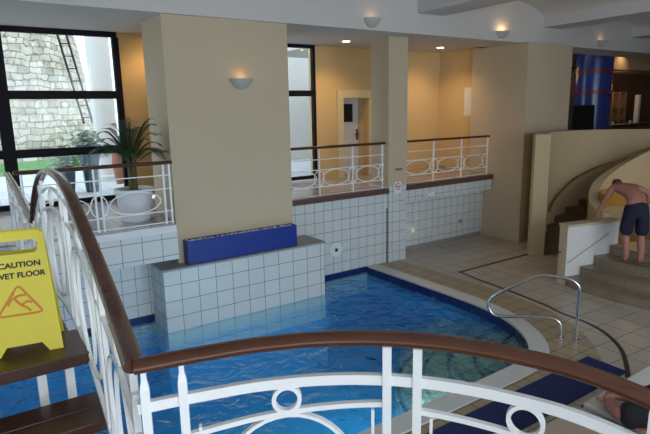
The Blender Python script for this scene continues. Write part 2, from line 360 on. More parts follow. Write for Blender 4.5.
# rear pool wall and recess
struct('wall_rear_pool', bx(XL, 6.68, 7.75, 8.15, -1.3, 1.36), WTILE)
struct('wall_column_base', bx(6.68, 7.12, 7.70, 8.30, -0.02, 1.50), WTILE)
struct('wall_waterline', bx(XL, 6.17, 7.735, 7.75, -0.13, 0.015), NAVYT)
struct('wall_recess', bx(7.0, 10.0, 8.17, 8.4, -0.02, 1.36), WTILE)
struct('trim_5', bx(6.655, 6.69, 7.715, 7.75, 0.0, 1.08), GREYP)
struct('baseboard_recess', bx(7.12, 9.9, 8.15, 8.17, 0, 0.09), TOPT)
struct('trim_fascia_right', bx(7.12, 9.90, 7.88, 8.3, 1.11, 1.35), WTILE)
struct('trim_nosing_centre', bx(4.35, 6.68, 7.69, 7.95, 1.37, 1.465), NOSE)
struct('trim_nosing_right', bx(7.12, 9.90, 7.85, 8.1, 1.35, 1.455), NOSE)
# terrace slabs
struct('floor_terrace', bx(2.30, 10.2, 7.96, 10.3, 1.37, 1.46), TFL)
struct('floor_terrace_left', bx(XL, 2.30, 7.02, 9.6, 1.37, 1.5), TFL)
struct('trim_fascia_left', bx(XL, 2.31, 7.0, 7.5, 1.0, 1.38), BTILE)
struct('trim_6', bx(XL, 2.30, 6.985, 7.03, 1.38, 1.475), GREYED)
# tiled block under the pillar
struct('wall_block', bx(2.12, 4.79, 7.14, 7.75, -1.3, 0.80), BTILE)
struct('wall_block_fade', bx(2.10, 4.81, 7.12, 7.75, -1.3, -0.50), POOLB)  # blue casing added to paint the block fading out with water depth
struct('wall_rear_pool_fade', bx(XL, 6.17, 7.73, 7.75, -1.3, -0.50), POOLB)  # same painted depth fade along the rear pool wall
struct('trim_block_top', bx(2.10, 4.81, 7.12, 7.75, 0.80, 0.83), TOPT)
# pillars and columns
struct('wall_pillar', bx(2.42, 4.34, 7.36, 8.25, 0.83, 4.24), CREAM)
struct('wall_column', bx(6.68, 7.15, 7.72, 8.23, 1.5, 4.24), CREAM)
struct('wall_column_right', bx(9.95, 11.53, 7.14, 8.6, 0, 4.235), CREAM)
# header and ceilings
struct('wall_header', bx(XL, 26, 7.3, 8.2, 4.24, 5.4), WHITE)
bm = bmesh.new(); box(bm, XL, 6.47, 8.2, 9.8, 4.28, 4.5); box(bm, 6.47, 11.53, 8.2, 12.2, 4.28, 4.5); box(bm, 11.53, 26, 8.2, 12.2, 4.62, 4.75); struct('ceiling_terrace', bm, WHITE)
bm = bmesh.new(); w = 0.64; sp_ = 3.66
cx = [-0.02+sp_*k for k in range(-1, 8)]
for c in cx: box(bm, c-w/2, c+w/2, -4.5, 7.32, 4.59, 5.5)
struct('ceiling_beams', bm, BEAMM)
bm = bmesh.new()
for c in cx:
    a, b_ = c+w/2, c+sp_-w/2; mid = (a+b_)/2; hw = (b_-a)/2; n = 24; prev = None
    for i in range(n+1):
        th = PI*i/n; x = mid-hw*math.cos(th); z = 4.74+0.34*math.sin(th)
        cur = [bm.verts.new((x, -4.5, z)), bm.verts.new((x, 7.31, z)), bm.verts.new((x, 7.31, z+0.1)), bm.verts.new((x, -4.5, z+0.1))]
        if prev:
            for k in range(4): bm.faces.new((prev[k], prev[(k+1) % 4], cur[(k+1) % 4], cur[k]))
        else: bm.faces.new(cur)
        prev = cur
    bm.faces.new(prev)
struct('ceiling', bm, WHITE, smooth=True)
# rear terrace walls
bm = bmesh.new()
box(bm, 6.39, 7.13, 9.80, 9.98, 1.46, 4.28); box(bm, 7.86, 10.35, 9.80, 9.98, 1.46, 4.28); box(bm, 7.13, 7.86, 9.80, 9.98, 3.20, 4.28)
struct('wall_rear_terrace', bm, WARM)
struct('wall_rear_side', bx(10.14, 10.3, 8.5, 9.8, 1.5, 4.28), WARM)
struct('wall_rear_left', bx(2.42, 4.7, 9.7, 9.9, 1.5, 4.28), WARM)
struct('wall_back', bx(9.0, 26, -4.7, -4.5, -0.2, 5.4), CREAM)
struct('wall_left', bx(XL-0.2, XL, -4.5, 7.0, -1.6, 5.4), CREAM)
# windows ---------------------------------------------------------
def window(name, x0, x1, y, z0, z1, vs, hs, fwid=0.09, hw_=0.12):
    bm = bmesh.new(); box(bm, x0, x1, y, y+0.08, z1-fwid, z1); box(bm, x0, x1, y, y+0.08, z0, z0+fwid)
    for v in vs: box(bm, v[0], v[1], y-0.01, y+0.09, z0+fwid, z1-fwid)
    for h_ in hs: box(bm, x0, x1, y, y+0.08, h_-hw_/2, h_+hw_/2)
    o = struct(name, bm, BLACKF)
    g = obj('window_pane', bx(x0, x1, y+0.035, y+0.045, z0, z1), GLASS, o)
    return o
window('window_1', XL, 2.40, 9.6, 1.5, 4.28, [(0.56, 0.74), (2.32, 2.42), (-1.4, -1.25), (-3.2, -3.05)], [3.27, 2.37], 0.085, 0.13)
window('window_2', 4.7, 6.40, 9.72, 1.5, 4.28, [(6.33, 6.39), (4.7, 4.78)], [3.30], 0.07, 0.12)
# door -------------------------------------------------------------
bm = bmesh.new(); box(bm, 6.97, 7.13, 9.74, 9.80, 1.46, 3.20); box(bm, 7.86, 7.94, 9.74, 9.80, 1.46, 3.20); box(bm, 6.97, 7.94, 9.74, 9.80, 3.20, 3.37)
dr = struct('door_1', bm, FRAMEC)
dl = obj('door_leaf', bx(7.13, 7.86, 10.17, 10.21, 1.46, 3.24), DOORW, dr)
obj('door_pane', bx(7.40, 7.69, 10.155, 10.17, 2.67, 3.08), BLACKB, dl)
bm = bmesh.new(); box(bm, 7.80, 7.84, 10.155, 10.17, 2.25, 2.50); tube(bm, [(7.82, 10.16, 2.38), (7.82, 10.11, 2.38), (7.72, 10.10, 2.38)], 0.014); obj('door_handle', bm, BLACKB, dl)
struct('wall_door_niche', bx(7.865, 7.95, 9.98, 10.25, 1.46, 3.3), FRAMEC)
struct('wall_door_niche_left', bx(7.04, 7.125, 9.98, 10.25, 1.46, 3.3), FRAMEC)
struct('ceiling_door_niche', bx(7.04, 7.95, 9.98, 10.25, 3.3, 3.4), FRAMEC)

# ================================================================== foyer, curved stair, hot tub
CX, CY = 10.7, 5.0
def ringwall(bm, r0, r1, a0, a1, zb, zt, n=48):
    prev = None
    for i in range(n+1):
        d = a0+(a1-a0)*i/n; a = math.radians(d); zz = zt(d) if callable(zt) else zt; zl = zb(d) if callable(zb) else zb
        cur = [bm.verts.new((CX+r*math.cos(a), CY+r*math.sin(a), z)) for r, z in ((r0, zl), (r1, zl), (r1, zz), (r0, zz))]
        if prev:
            for k in range(4): bm.faces.new((prev[k], prev[(k+1) % 4], cur[(k+1) % 4], cur[k]))
        else: bm.faces.new(cur)
        prev = cur
    bm.faces.new(prev)
bm = bmesh.new(); ringwall(bm, 1.72, 2.00, 137, -45, 0.0, 2.41, 72)
struct('wall_curved_outer', bm, STAIRC, smooth=True)
def interp(tab, x):
    tab = sorted(tab)
    if x <= tab[0][0]: return tab[0][1]
    for (a, b_), (c, d) in zip(tab, tab[1:]):
        if x <= c: return b_+(d-b_)*(x-a)/(c-a)
    return tab[-1][1]
bm = bmesh.new(); ringwall(bm, 0.74, 0.92, 165, -35, 0.0, lambda d: interp([(165, 0.95), (135, 1.08), (110, 1.28), (95, 1.42), (70, 1.62), (45, 1.83), (20, 2.04), (-35, 2.4)], d), 60)
struct('wall_curved_inner', bm, STAIRC, smooth=True)
st = thing('curved_staircase', 'dark brown stone staircase winding up behind the hot tub wall', 'staircase', (CX, CY, 0))
a = 132
for k in range(10):
    bm = bmesh.new(); a1 = a-12.5; pts = []
    pts = [(1.71*math.cos(math.radians(a+(a1-a)*i/5)), 1.71*math.sin(math.radians(a+(a1-a)*i/5))) for i in range(6)] + [(0.93*math.cos(math.radians(a1+(a-a1)*i/5)), 0.93*math.sin(math.radians(a1+(a-a1)*i/5))) for i in range(6)]
    prism(bm, pts, 0, 0.15*(k+1)); obj('step', bm, STAIRD, st); a = a1
bm = bmesh.new(); hr = []
for d, z in ((112, 0.78), (104, 0.93), (93, 1.10), (77, 1.37), (57, 1.62), (39, 1.81), (23, 2.02), (5, 2.23)):
    hr.append((CX+1.65*math.cos(math.radians(d)), CY+1.65*math.sin(math.radians(d)), z))
t = thing('stair_handrail', 'brass handrail curving up the inside of the curved cream wall', 'handrail', hr[0])
tube(bm, [Vector(p)-Vector(hr[0]) for p in smooth_path(hr, 6)], 0.022); obj('rail', bm, BRASS, t, smooth=True)
for i in (1, 3, 5):
    bm = bmesh.new(); p = Vector(hr[i])-Vector(hr[0]); n_ = Vector((hr[i][0]-CX, hr[i][1]-CY, 0)).normalized()
    tube(bm, [p, p-Vector((0, 0, 0.05))+n_*0.03, p-Vector((0, 0, 0.05))+n_*0.075], 0.009, 8); obj('bracket', bm, BRASS, t, smooth=True)
# foyer floor
bm = bmesh.new(); pts = [(11.5, 12), (26, 12), (26, 3.0), (12.45, 3.0)] + [(CX+1.98*math.cos(math.radians(d)), CY+1.98*math.sin(math.radians(d))) for d in range(-25, 105, 6)] + [(11.3, 7.1), (11.54, 7.13)]
prism(bm, pts, 0.0, 1.5); struct('floor_foyer', bm, STAIRD)
struct('wall_foyer_back', bx(11.5, 26, 11.6, 11.8, 1.5, 4.62), BROWNW)
struct('wall_right', bx(26, 26.2, -4.5, 12, -0.5, 5.4), CREAM)
struct('wall_foyer_bulkhead', bx(14.0, 26, 10.1, 11.6, 4.12, 4.62), CREAM)
struct('trim_7', bx(14.0, 26, 10.05, 10.1, 4.06, 4.12), NOSE)
# white side wall of the hot tub steps
d_ = Vector((0.97, -0.248, 0)); n_ = Vector((0.248, 0.97, 0)); p0 = Vector((8.10, 4.88, 0))
def q4(o_, l, t_): return [o_, o_+d_*l, o_+d_*l+n_*t_, o_+n_*t_]
bm = bmesh.new(); prism(bm, q4(p0, 1.10, 0.17), 0, 0.99); struct('wall_hot_tub', bm, [plain('white_small_tile', (0.70, 0.69, 0.66), 0.35, noise=0.04)])
bm = bmesh.new(); prism(bm, q4(p0-d_*0.02-n_*0.02, 1.14, 0.21), 0.99, 1.03); struct('trim_8', bm, plain('sand_cap', (0.50, 0.42, 0.28), 0.5))
bm = bmesh.new(); prism(bm, q4(p0-d_*0.012+n_*0.0, 0.012, 0.17), 0.0, 0.99); struct('trim_9', bm, CREAM)
bm = bmesh.new(); extr(bm, [p0+d_*0.02-n_*0.002+Vector((0, 0, 0.37)), p0+d_*0.88-n_*0.002+Vector((0, 0, 0.80)), p0+d_*0.88-n_*0.002+Vector((0, 0, 0.815)), p0+d_*0.02-n_*0.002+Vector((0, 0, 0.385))], -n_*0.006)
struct('trim_10', bm, TOPT)
# stone steps up to the tub
hs = thing('hot_tub_steps', 'broad curved tan stone steps rising to the right beside the white tiled wall', 'steps', (11.5, 4.0, 0))
SC = (11.5, 4.0)
for k, R_ in enumerate((3.52, 3.22, 2.93, 2.60)):
    bm = bmesh.new(); R1 = (3.22, 2.93, 2.60, 1.73)[k]; pts = []
    def line_y(x): return 4.88-0.2557*(x-8.10)-0.004      # front face of the white wall
    for r, rng in ((R_, range(0, 41)), (R1, range(40, -1, -1))):
        for i in rng:
            a = PI+math.radians(-16+i*1.9); x, y = r*math.cos(a), r*math.sin(a)
            y = min(y, line_y(x+SC[0])-SC[1]); pts.append((x, y))
    clean = [pts[0]]
    for p in pts[1:]:
        if (Vector(p)-Vector(clean[-1])).length > 1e-3: clean.append(p)
    if k == 0:
        clean = [p for p in clean]
    prism(bm, clean, 0, 0.15*(k+1)); obj('step', bm, STONE, hs)
# tub rim, gold ledge, green panel
bm = bmesh.new(); ringt = lambda r, z0, z1: None
def tubring(name, r0, r1, z0, z1, mat, label=None):
    bm = bmesh.new(); c0 = (11.5, 4.0); prev = None; n = 30
    for i in range(n+1):
        a = math.radians(170+(250-170)*i/n)
        cur = [bm.verts.new((c0[0]+r*math.cos(a), c0[1]+r*math.sin(a), z)) for r, z in ((r0, z0), (r1, z0), (r1, z1), (r0, z1))]
        if prev:
            for k in range(4): bm.faces.new((prev[k], prev[(k+1) % 4], cur[(k+1) % 4], cur[k]))
        else: bm.faces.new(cur)
        prev = cur
    bm.faces.new(prev); return bm
ht = thing('hot_tub', 'green tiled hot tub side with gold ledge at the top of the stone steps', 'hot tub', (0, 0, 0))
obj('rim', tubring('rim', 1.2, 1.72, 0.0, 0.72, 0), STONE, ht)
obj('side_panel', tubring('side', 1.2, 1.66, 0.72, 0.98, 0), GREEN, ht)
obj('ledge', tubring('ledge', 1.15, 1.70, 0.98, 1.06, 0), GOLD, ht)
# gold band painting a warm-lit patch into the concave wall's colour
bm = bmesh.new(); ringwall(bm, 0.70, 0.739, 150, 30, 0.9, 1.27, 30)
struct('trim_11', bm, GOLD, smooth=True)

# blue mosaic column
c = thing('mosaic_column', 'round blue mosaic column with red bands in the foyer', 'column', (15.5, 8.9, 1.5))
bm = bmesh.new(); lathe(bm, [(0.50, 0), (0.50, 3.12)], 40); obj('shaft', bm, BMOS, c, smooth=True)
for z in (0.6, 1.75, 2.34):
    bm = bmesh.new(); lathe(bm, [(0.501, z), (0.51, z+0.005), (0.51, z+0.085), (0.501, z+0.09)], 40); obj('band', bm, REDT, c, smooth=True)
# black cabinet standing by the column
c = thing('black_cabinet', 'black box shaped cabinet standing left of the blue mosaic column', 'cabinet', (13.5, 8.0, 1.5))
obj('body', bx(-0.7, 0.25, -0.2, 0.2, 0.04, 1.45), BLACKB, c, bevel=0.01); obj('door', bx(-0.68, 0.23, -0.215, -0.2, 0.06, 1.4), BLACKB, c); obj('plinth', bx(-0.68, 0.23, -0.18, 0.18, 0, 0.04), BLACKB, c)
# bar shelving with posts and bottles
c = thing('bar_shelving', 'dark wooden bar shelving with pale uprights behind the blue column', 'shelves', (19.5, 10.9, 1.5))
for x in (0, 0.52, 1.04, 1.5): obj('upright', bx(x, x+0.1, -0.18, 0.18, 0, 1.9), BROWNL, c)
for z in (0.05, 0.85, 1.3, 1.85): obj('shelf', bx(0.101, 1.5, -0.17, 0.17, z, z+0.03), BROWNW, c)
c2 = tag(obj('white_post', bx(21.22, 21.36, 10.35, 10.5, 1.5, 3.28), PLAST), 'slim white post standing right of the bar shelving', 'post')
k = 0; lab = ['standing on the bar shelving behind the blue column']
for z in (0.88, 1.33):
    for x in (0.2, 0.38, 0.7, 0.88, 1.2, 1.36):
        bm = bmesh.new(); lathe(bm, [(0.035, 0), (0.038, 0.02), (0.038, 0.2), (0.015, 0.26), (0.013, 0.33), (0.0, 0.335)], 12)
        o = obj('bottle', bm, GLASSG, smooth=True); o.location = (19.5+x, 10.85, 1.5+z+0.0005); tag(o, 'small amber bottle on the bar shelving behind the blue column', 'bottle', 'bottles on the bar shelving')
c = thing('bar_counter', 'dark bar counter right of the blue mosaic column', 'counter', (17.0, 9.3, 1.5))
obj('counter_body', bx(0.35, 6.1, 0, 0.4, 0, 0.72), BROWNW, c); obj('counter_top', bx(0.32, 6.13, -0.08, 0.46, 0.72, 0.80), BLACKB, c)
for x, lb in ((17.8, 'small white cup on the bar counter just right of the blue column'), (18.9, 'small white cup on the bar counter nearer the white post')):
    bm = bmesh.new(); lathe(bm, [(0.03, 0), (0.05, 0.1), (0.045, 0.1), (0.027, 0.01), (0, 0.01)], 16); o = obj('cup', bm, PLAST, smooth=True); o.location = (x, 9.45, 2.3005); tag(o, lb, 'cup', 'cups on the bar counter')

# ================================================================== outdoors
bm = bmesh.new(); box(bm, -30, 30, 9.72, 16.0, 1.2, 1.44); struct('floor_outdoor', bm, PAVE)
bm = bmesh.new(); box(bm, -30, 30, 16.0, 40, 1.1, 1.46); tag(obj('lawn', bm, GRASS), 'strip of green grass outside the large window', 'grass', kind='stuff')
bm = bmesh.new(); lathe(bm, [(7.75, 1.2), (7.45, 4.0), (7.15, 6.0), (6.3, 9.0), (5.4, 12.0)], 96, (-2.3, 27.0)); tag(obj('stone_tower', bm, RUBBLE, smooth=True), 'round tapering rubble stone tower outside the large window', 'tower')
t = thing('outdoor_column', 'tall round white column outside the right edge of the large window', 'column', (2.86, 13.2, 1.44))
bm = bmesh.new(); lathe(bm, [(0.25, 0.0), (0.25, 7)], 32); obj('shaft', bm, COLW, t, smooth=True)
bm = bmesh.new(); lathe(bm, [(0.31, 0), (0.31, 0.12), (0.26, 0.14)], 32); obj('base', bm, COLW, t, smooth=True)
# ladder against the tower
t = thing('ladder', 'thin dark metal ladder leaning against the stone tower', 'ladder', (3.45, 19.6, 1.46))
for dx in (0, 0.27):
    bm = bmesh.new(); tube(bm, [(dx+0.15, 0, 1.2), (dx-0.72, 0.9, 6.8)], 0.035, 6); obj('stile', bm, BLACKF, t)
for i in range(14):
    u = (i+0.5)/14; bm = bmesh.new(); x = 0.15-0.87*u; tube(bm, [(x, 0.9*u, 1.2+5.6*u), (x+0.27, 0.9*u, 1.2+5.6*u)], 0.018, 6); obj('rung', bm, BLACKF, t)
struct('wall_outdoor', bx(7.6, 16, 14.5, 14.8, 1.4, 8), COLW)

def leaf(bm, p, d, n, L_, w_, droop=0.3, seg=3):
    p = Vector(p); d = Vector(d).normalized(); n = Vector(n); s = d.cross(n)
    if s.length < 1e-3: s = d.orthogonal()
    s.normalize(); prev = None
    for i in range(seg+1):
        u = i/seg; c_ = p+d*L_*u-Vector((0, 0, droop*L_*u*u)); ww = w_*math.sin(PI*(0.12+0.86*u))
        cur = (bm.verts.new(c_-s*ww/2), bm.verts.new(c_+s*ww/2))
        if prev: bm.faces.new((prev[0], prev[1], cur[1], cur[0]))
        prev = cur
def urn(name, label, loc, prof, mat, spread, hgt, nl, leafmat, cat='potted plant'):
    t = thing(name, label, cat, loc)
    bm = bmesh.new(); lathe(bm, prof, 32); obj('pot', bm, mat, t, smooth=True)
    top = prof[-1][1]; bm = bmesh.new()
    for i in range(nl):
        a = random.uniform(0, 2*PI); r = abs(random.gauss(0, 0.3))*spread; hh = random.uniform(0.02, 1)*hgt*(1-0.5*min(1, r/spread)); ba = random.uniform(0, 2*PI)
        d = Vector((math.cos(a)*0.8, math.sin(a)*0.8, random.uniform(-0.1, 1.0)))
        leaf(bm, (r*math.cos(ba)*1.3, r*math.sin(ba)*1.3, top+hh), d, (random.random(), random.random(), 0.5), random.uniform(0.08, 0.2), 0.03, 0.3)
    obj('foliage', bm, leafmat, t)
    for i in range(5):
        a = i*1.3; bm = bmesh.new(); tube(bm, [(0, 0, top-0.12), (0.06*math.cos(a), 0.06*math.sin(a), top+hgt*0.3), (0.25*spread*math.cos(a), 0.25*spread*math.sin(a), top+hgt*0.6)], 0.012, 5); obj('stem', bm, STEM, t)
    return t
urn('potted_shrub', 'tall teal urn with leafy shrub outside beside the white column', (2.13, 11.45, 1.44), [(0.11, 0), (0.12, 0.02), (0.15, 0.45), (0.20, 0.70), (0.22, 0.80), (0.19, 0.86), (0.23, 0.90), (0.23, 0.93), (0.20, 0.93), (0.19, 0.85)], TEAL, 0.32, 0.36, 330, LEAF2)
urn('potted_shrub', 'lower dark blue pot with loose shrub outside, left of the tall teal urn', (1.66, 11.35, 1.44), [(0.11, 0), (0.13, 0.02), (0.16, 0.3), (0.18, 0.52), (0.17, 0.55), (0.15, 0.5)], TEALD, 0.42, 0.42, 260, LEAF2)
t = thing('terracotta_jar', 'slim terracotta jar outside behind the potted palm', 'jar', (2.88, 12.35, 1.44))
bm = bmesh.new(); lathe(bm, [(0.07, 0), (0.11, 0.25), (0.13, 0.5), (0.11, 0.66), (0.07, 0.75)], 24); obj('body', bm, TERRA, t, smooth=True)
bm = bmesh.new(); lathe(bm, [(0.07, 0.75), (0.09, 0.78), (0.09, 0.80), (0.06, 0.80)], 24); obj('rim', bm, TERRA, t, smooth=True)

# ================================================================== potted palm on the terrace
t = thing('potted_palm', 'feathery palm in a white pot on the terrace by the pillar', 'potted plant', (1.93, 7.55, 1.5))
bm = bmesh.new(); lathe(bm, [(0.17, 0), (0.19, 0.02), (0.245, 0.40), (0.265, 0.42), (0.265, 0.45), (0.235, 0.45), (0.225, 0.40), (0.0, 0.40)], 36); obj('pot', bm, POT, t, smooth=True)
bm = bmesh.new(); lathe(bm, [(0.223, 0.401), (0.1, 0.42), (0.0, 0.425)], 24); obj('soil', bm, SOIL, t)
for i in range(4):
    a = i*1.7; bm = bmesh.new(); tube(bm, [(0.03*math.cos(a), 0.03*math.sin(a), 0.40), (0.035*math.cos(a), 0.035*math.sin(a), 0.62), (0.05*math.cos(a), 0.05*math.sin(a), 0.92)], [0.035, 0.028, 0.016], 8); obj('stem', bm, STEM, t, smooth=True)
rnd = random.Random(11)
for i in range(32):
    a = i*2.399+rnd.uniform(-.2, .2); el = (0.5, 0.8, 1.1, 1.35)[i % 4]+rnd.uniform(-.12, .12); Lf = rnd.uniform(0.55, 0.72); hx = math.cos(el)*1.0; hz = math.sin(el)
    pts = []
    for k in range(9):
        u = k/8; pts.append(Vector((math.cos(a)*hx*Lf*u*0.95, math.sin(a)*hx*Lf*u*0.75, 0.74+0.06*(i % 3)+hz*Lf*u*1.3-0.32*u*u*u*(1.3-0.5*hz))))
    bm = bmesh.new(); tube(bm, pts, [0.007*(1-0.08*k) for k in range(9)], 5)
    P2 = smooth_path(pts, 5)
    for k in range(8, len(P2)-1):
        tn = (P2[k+1]-P2[k-1]).normalized(); sd = tn.cross(Vector((0, 0, 1)));
        if sd.length < 1e-3: sd = Vector((1, 0, 0))
        sd.normalize(); u = k/len(P2)
        for sg in (1, -1):
            leaf(bm, P2[k], sd*sg+tn*0.55+Vector((0, 0, 0.15)), Vector((0, 0, 1)), 0.17*math.sin(PI*(0.12+0.84*u))+0.04, 0.010, 0.3)
    obj('frond', bm, LEAF, t)

# ================================================================== blue planter
c = thing('planter_box', 'long royal blue planter box standing against the base of the big pillar', 'planter', (2.50, 7.18, 0.83))
bm = bmesh.new(); X1 = 1.80
for a_ in ((0, X1, 0, 0.02, 0, 0.34), (0, X1, 0.155, 0.175, 0, 0.34), (0, 0.02, 0.02, 0.155, 0, 0.34), (X1-0.02, X1, 0.02, 0.155, 0, 0.34), (0.02, X1-0.02, 0.02, 0.155, 0, 0.02)): box(bm, *a_)
obj('trough', bm, BLUE, c); obj('filling', bx(0.02, X1-0.02, 0.02, 0.155, 0.02, 0.31), SOIL, c)
bm = bmesh.new()
for i in range(230):
    x = rnd.uniform(0.04, X1-0.04); y = rnd.uniform(0.035, 0.14); r = rnd.uniform(0.008, 0.017)
    mt = Matrix.Translation((x, y, 0.318+rnd.uniform(0, 0.02))) @ Matrix.Rotation(rnd.uniform(0, 3), 4, 'Z') @ Matrix.Diagonal((1.3, 1, 0.7, 1))
    bmesh.ops.create_icosphere(bm, subdivisions=1, radius=r, matrix=mt)
o = obj('pebbles', bm, PEB, c, smooth=True); o['kind'] = 'stuff'

# ================================================================== railings
def straight_rail(name, label, x0, x1, y, zb, zt, posts, ell, endpad=0.0):
    t = thing(name, label, 'railing', (x0, y, zb)); L_ = x1-x0; H_ = zt-zb
    bm = bmesh.new(); sweep(bm, [(-0.02, 0, H_-0.025), (L_/2, 0, H_-0.025), (L_+0.02, 0, H_-0.025)], Vector((0, 1, 0)), 0.065, 0.05, rnd=12); obj('handrail', bm, RAILW, t, smooth=True)
    for p in posts: obj('post', bx(p-x0-0.010, p-x0+0.010, -0.014, 0.014, 0, H_-0.045), PAINT, t)
    for z in (0.02, 0.17, 0.47, 0.65): obj('bar', bx(0, L_, -0.008, 0.008, z-0.006, z+0.006), PAINT, t)
    for cx_, hw_ in ell:
        bm = bmesh.new(); pts = []
        for i in range(48):
            a = 2*PI*i/48; x = cx_-x0+hw_*math.cos(a)
            pts.append((min(max(x, 0), L_), 0, 0.32+0.14*math.sin(a)))
        full = all(0 < q[0] < L_ for q in pts)
        if full: sweep(bm, pts, Vector((0, 1, 0)), 0.014, 0.012, closed=True)
        else:
            k0 = next(i for i in range(48) if (0 < pts[i][0] < L_) and not (0 < pts[i-1][0] < L_)); seq = []
            for i in range(48):
                q = pts[(k0+i) % 48]
                if 0 < q[0] < L_: seq.append(q)
                else: break
            if len(seq) > 3: sweep(bm, seq, Vector((0, 1, 0)), 0.014, 0.012)
        if len(bm.verts): obj('oval_ring', bm, PAINT, t, smooth=True)
        else: bm.free()
    return t
straight_rail('balcony_railing', 'white railing with oval rings between the big pillar and the slim column', 4.40, 6.62, 7.78, 1.46, 2.345, [4.45, 5.15, 5.88, 6.58], [(4.8, 0.29), (5.515, 0.29), (6.23, 0.28), (5.15, 0.10), (5.88, 0.10), (6.58, 0.10)])
straight_rail('balcony_railing', 'white railing with oval rings between the slim column and the broad right column', 7.17, 9.80, 7.95, 1.455, 2.335, [7.22, 8.10, 8.94, 9.78], [(7.67, 0.34), (8.53, 0.32), (9.33, 0.32), (8.13, 0.11), (8.94, 0.11), (7.22, 0.1), (9.72, 0.1)])
straight_rail('terrace_railing', 'white railing in front of the potted palm on the left terrace', 0.50, 2.29, 7.03, 1.5, 2.34, [0.56, 1.33, 1.40, 2.19, 2.27], [(0.95, 0.3), (1.81, 0.32), (1.365, 0.1)])
# rail piece left of the bridge
straight_rail('terrace_railing', 'white railing of the left terrace left of the bridge, at the photo edge', -2.6, -1.1, 7.03, 1.5, 2.34, [-2.55, -1.85, -1.15], [(-2.2, 0.4), (-1.5, 0.4)])

class Panel:
    def __init__(s, pts, sub=8):
        s.P = smooth_path(pts, sub); s.S = [0]
        for a, b_ in zip(s.P, s.P[1:]): s.S.append(s.S[-1]+math.hypot(b_.x-a.x, b_.y-a.y))
        s.L = s.S[-1]
    def at(s, u, v=0):
        u = min(max(u, 0), s.L)
        for i in range(len(s.S)-1):
            if u <= s.S[i+1] or i == len(s.S)-2:
                f = (u-s.S[i])/max(1e-9, s.S[i+1]-s.S[i]); p = s.P[i].lerp(s.P[i+1], f); t = s.P[i+1]-s.P[i]
                n = Vector((-t.y, t.x, 0)).normalized(); return p-Vector((0, 0, v)), n
    def bar(s, root, name, u0, u1, v0, v1, w, h, mat=None, rnd=0, n=40):
        bm = bmesh.new(); pts = []; sd = []
        for i in range(n+1):
            f = i/n; p, nn = s.at(u0+(u1-u0)*f, v0+(v1-v0)*f); pts.append(p-root.location); sd.append(nn)
        sweep(bm, pts, sd, w, h, rnd=rnd); return obj(name, bm, mat or PAINT, root, smooth=bool(rnd))
    def post(s, root, u, v0, v1, wu=0.022, wn=0.04, cap=False):
        p, nn = s.at(u); t = Vector((nn.y, -nn.x, 0)); bm = bmesh.new(); p = p-root.location
        def ring(z, a, b_): return [bm.verts.new(p+t*x+nn*y-Vector((0, 0, z))) for x, y in ((-a, -b_), (a, -b_), (a, b_), (-a, b_))]
        lv = [ring(v0, wu*0.28, wn*0.28), ring(v0+0.02, wu*0.3, wn*0.3), ring(v0+0.045, wu/2, wn/2), ring(v1, wu/2, wn/2)] if cap else [ring(v0, wu/2, wn/2), ring(v1, wu/2, wn/2)]
        bm.faces.new(lv[0]); bm.faces.new(lv[-1][::-1])
        for A, B_ in zip(lv, lv[1:]):
            for k in range(4): bm.faces.new((A[k], A[(k+1) % 4], B_[(k+1) % 4], B_[k]))
        return obj('post', bm, PAINT, root)
    def ring(s, root, u, v, ru, rv, w=0.03, h=0.011, a0=0, a1=2*PI, name='ring'):
        bm = bmesh.new(); full = abs(a1-a0-2*PI) < 1e-6; n = 40; pts = []; sd = []
        for i in range(n if full else n+1):
            a = a0+(a1-a0)*i/n; p, nn = s.at(u+ru*math.cos(a), v+rv*math.sin(a)); pts.append(p-root.location); sd.append(nn)
        sweep(bm, pts, sd, w, h, closed=full); return obj(name, bm, PAINT, root, smooth=True)
# --- landing railing in the foreground
O_ = (-0.092, -0.0459); R_ = 1.421
def onarc(d, z): z = z-(0.012 if z > 0.5 else 0); return (O_[0]+R_*math.cos(math.radians(d)), O_[1]+R_*math.sin(math.radians(d)), z)
lp = [onarc(d, z) for d, z in ((74, 2.335), (69.4, 2.342), (65.3, 2.350), (61.1, 2.359), (54.7, 2.369), (47.9, 2.373), (41, 2.369), (34.3, 2.357), (28.9, 2.342), (23, 2.31), (16, 2.26), (8, 2.19))]
PN = Panel(lp)
lr = thing('landing_railing', 'foreground railing with curved brown handrail and white rings above the pool', 'railing', (lp[0][0], lp[0][1], 1.47))
PN.bar(lr, 'handrail', -0.0, PN.L, 0, 0, 0.063, 0.037, RAILW, rnd=16, n=80)
u_of = lambda d: (74-d)/66*PN.L
PN.bar(lr, 'top_band', 0.0, PN.L, 0.116, 0.116, 0.018, 0.028, n=80)
for d, cap in ((73.2, True), (69.4, True), (47.6, False), (44.4, False), (22.5, False), (19, False)): PN.post(lr, u_of(d), 0.02, 0.82, 0.023, 0.024, cap)
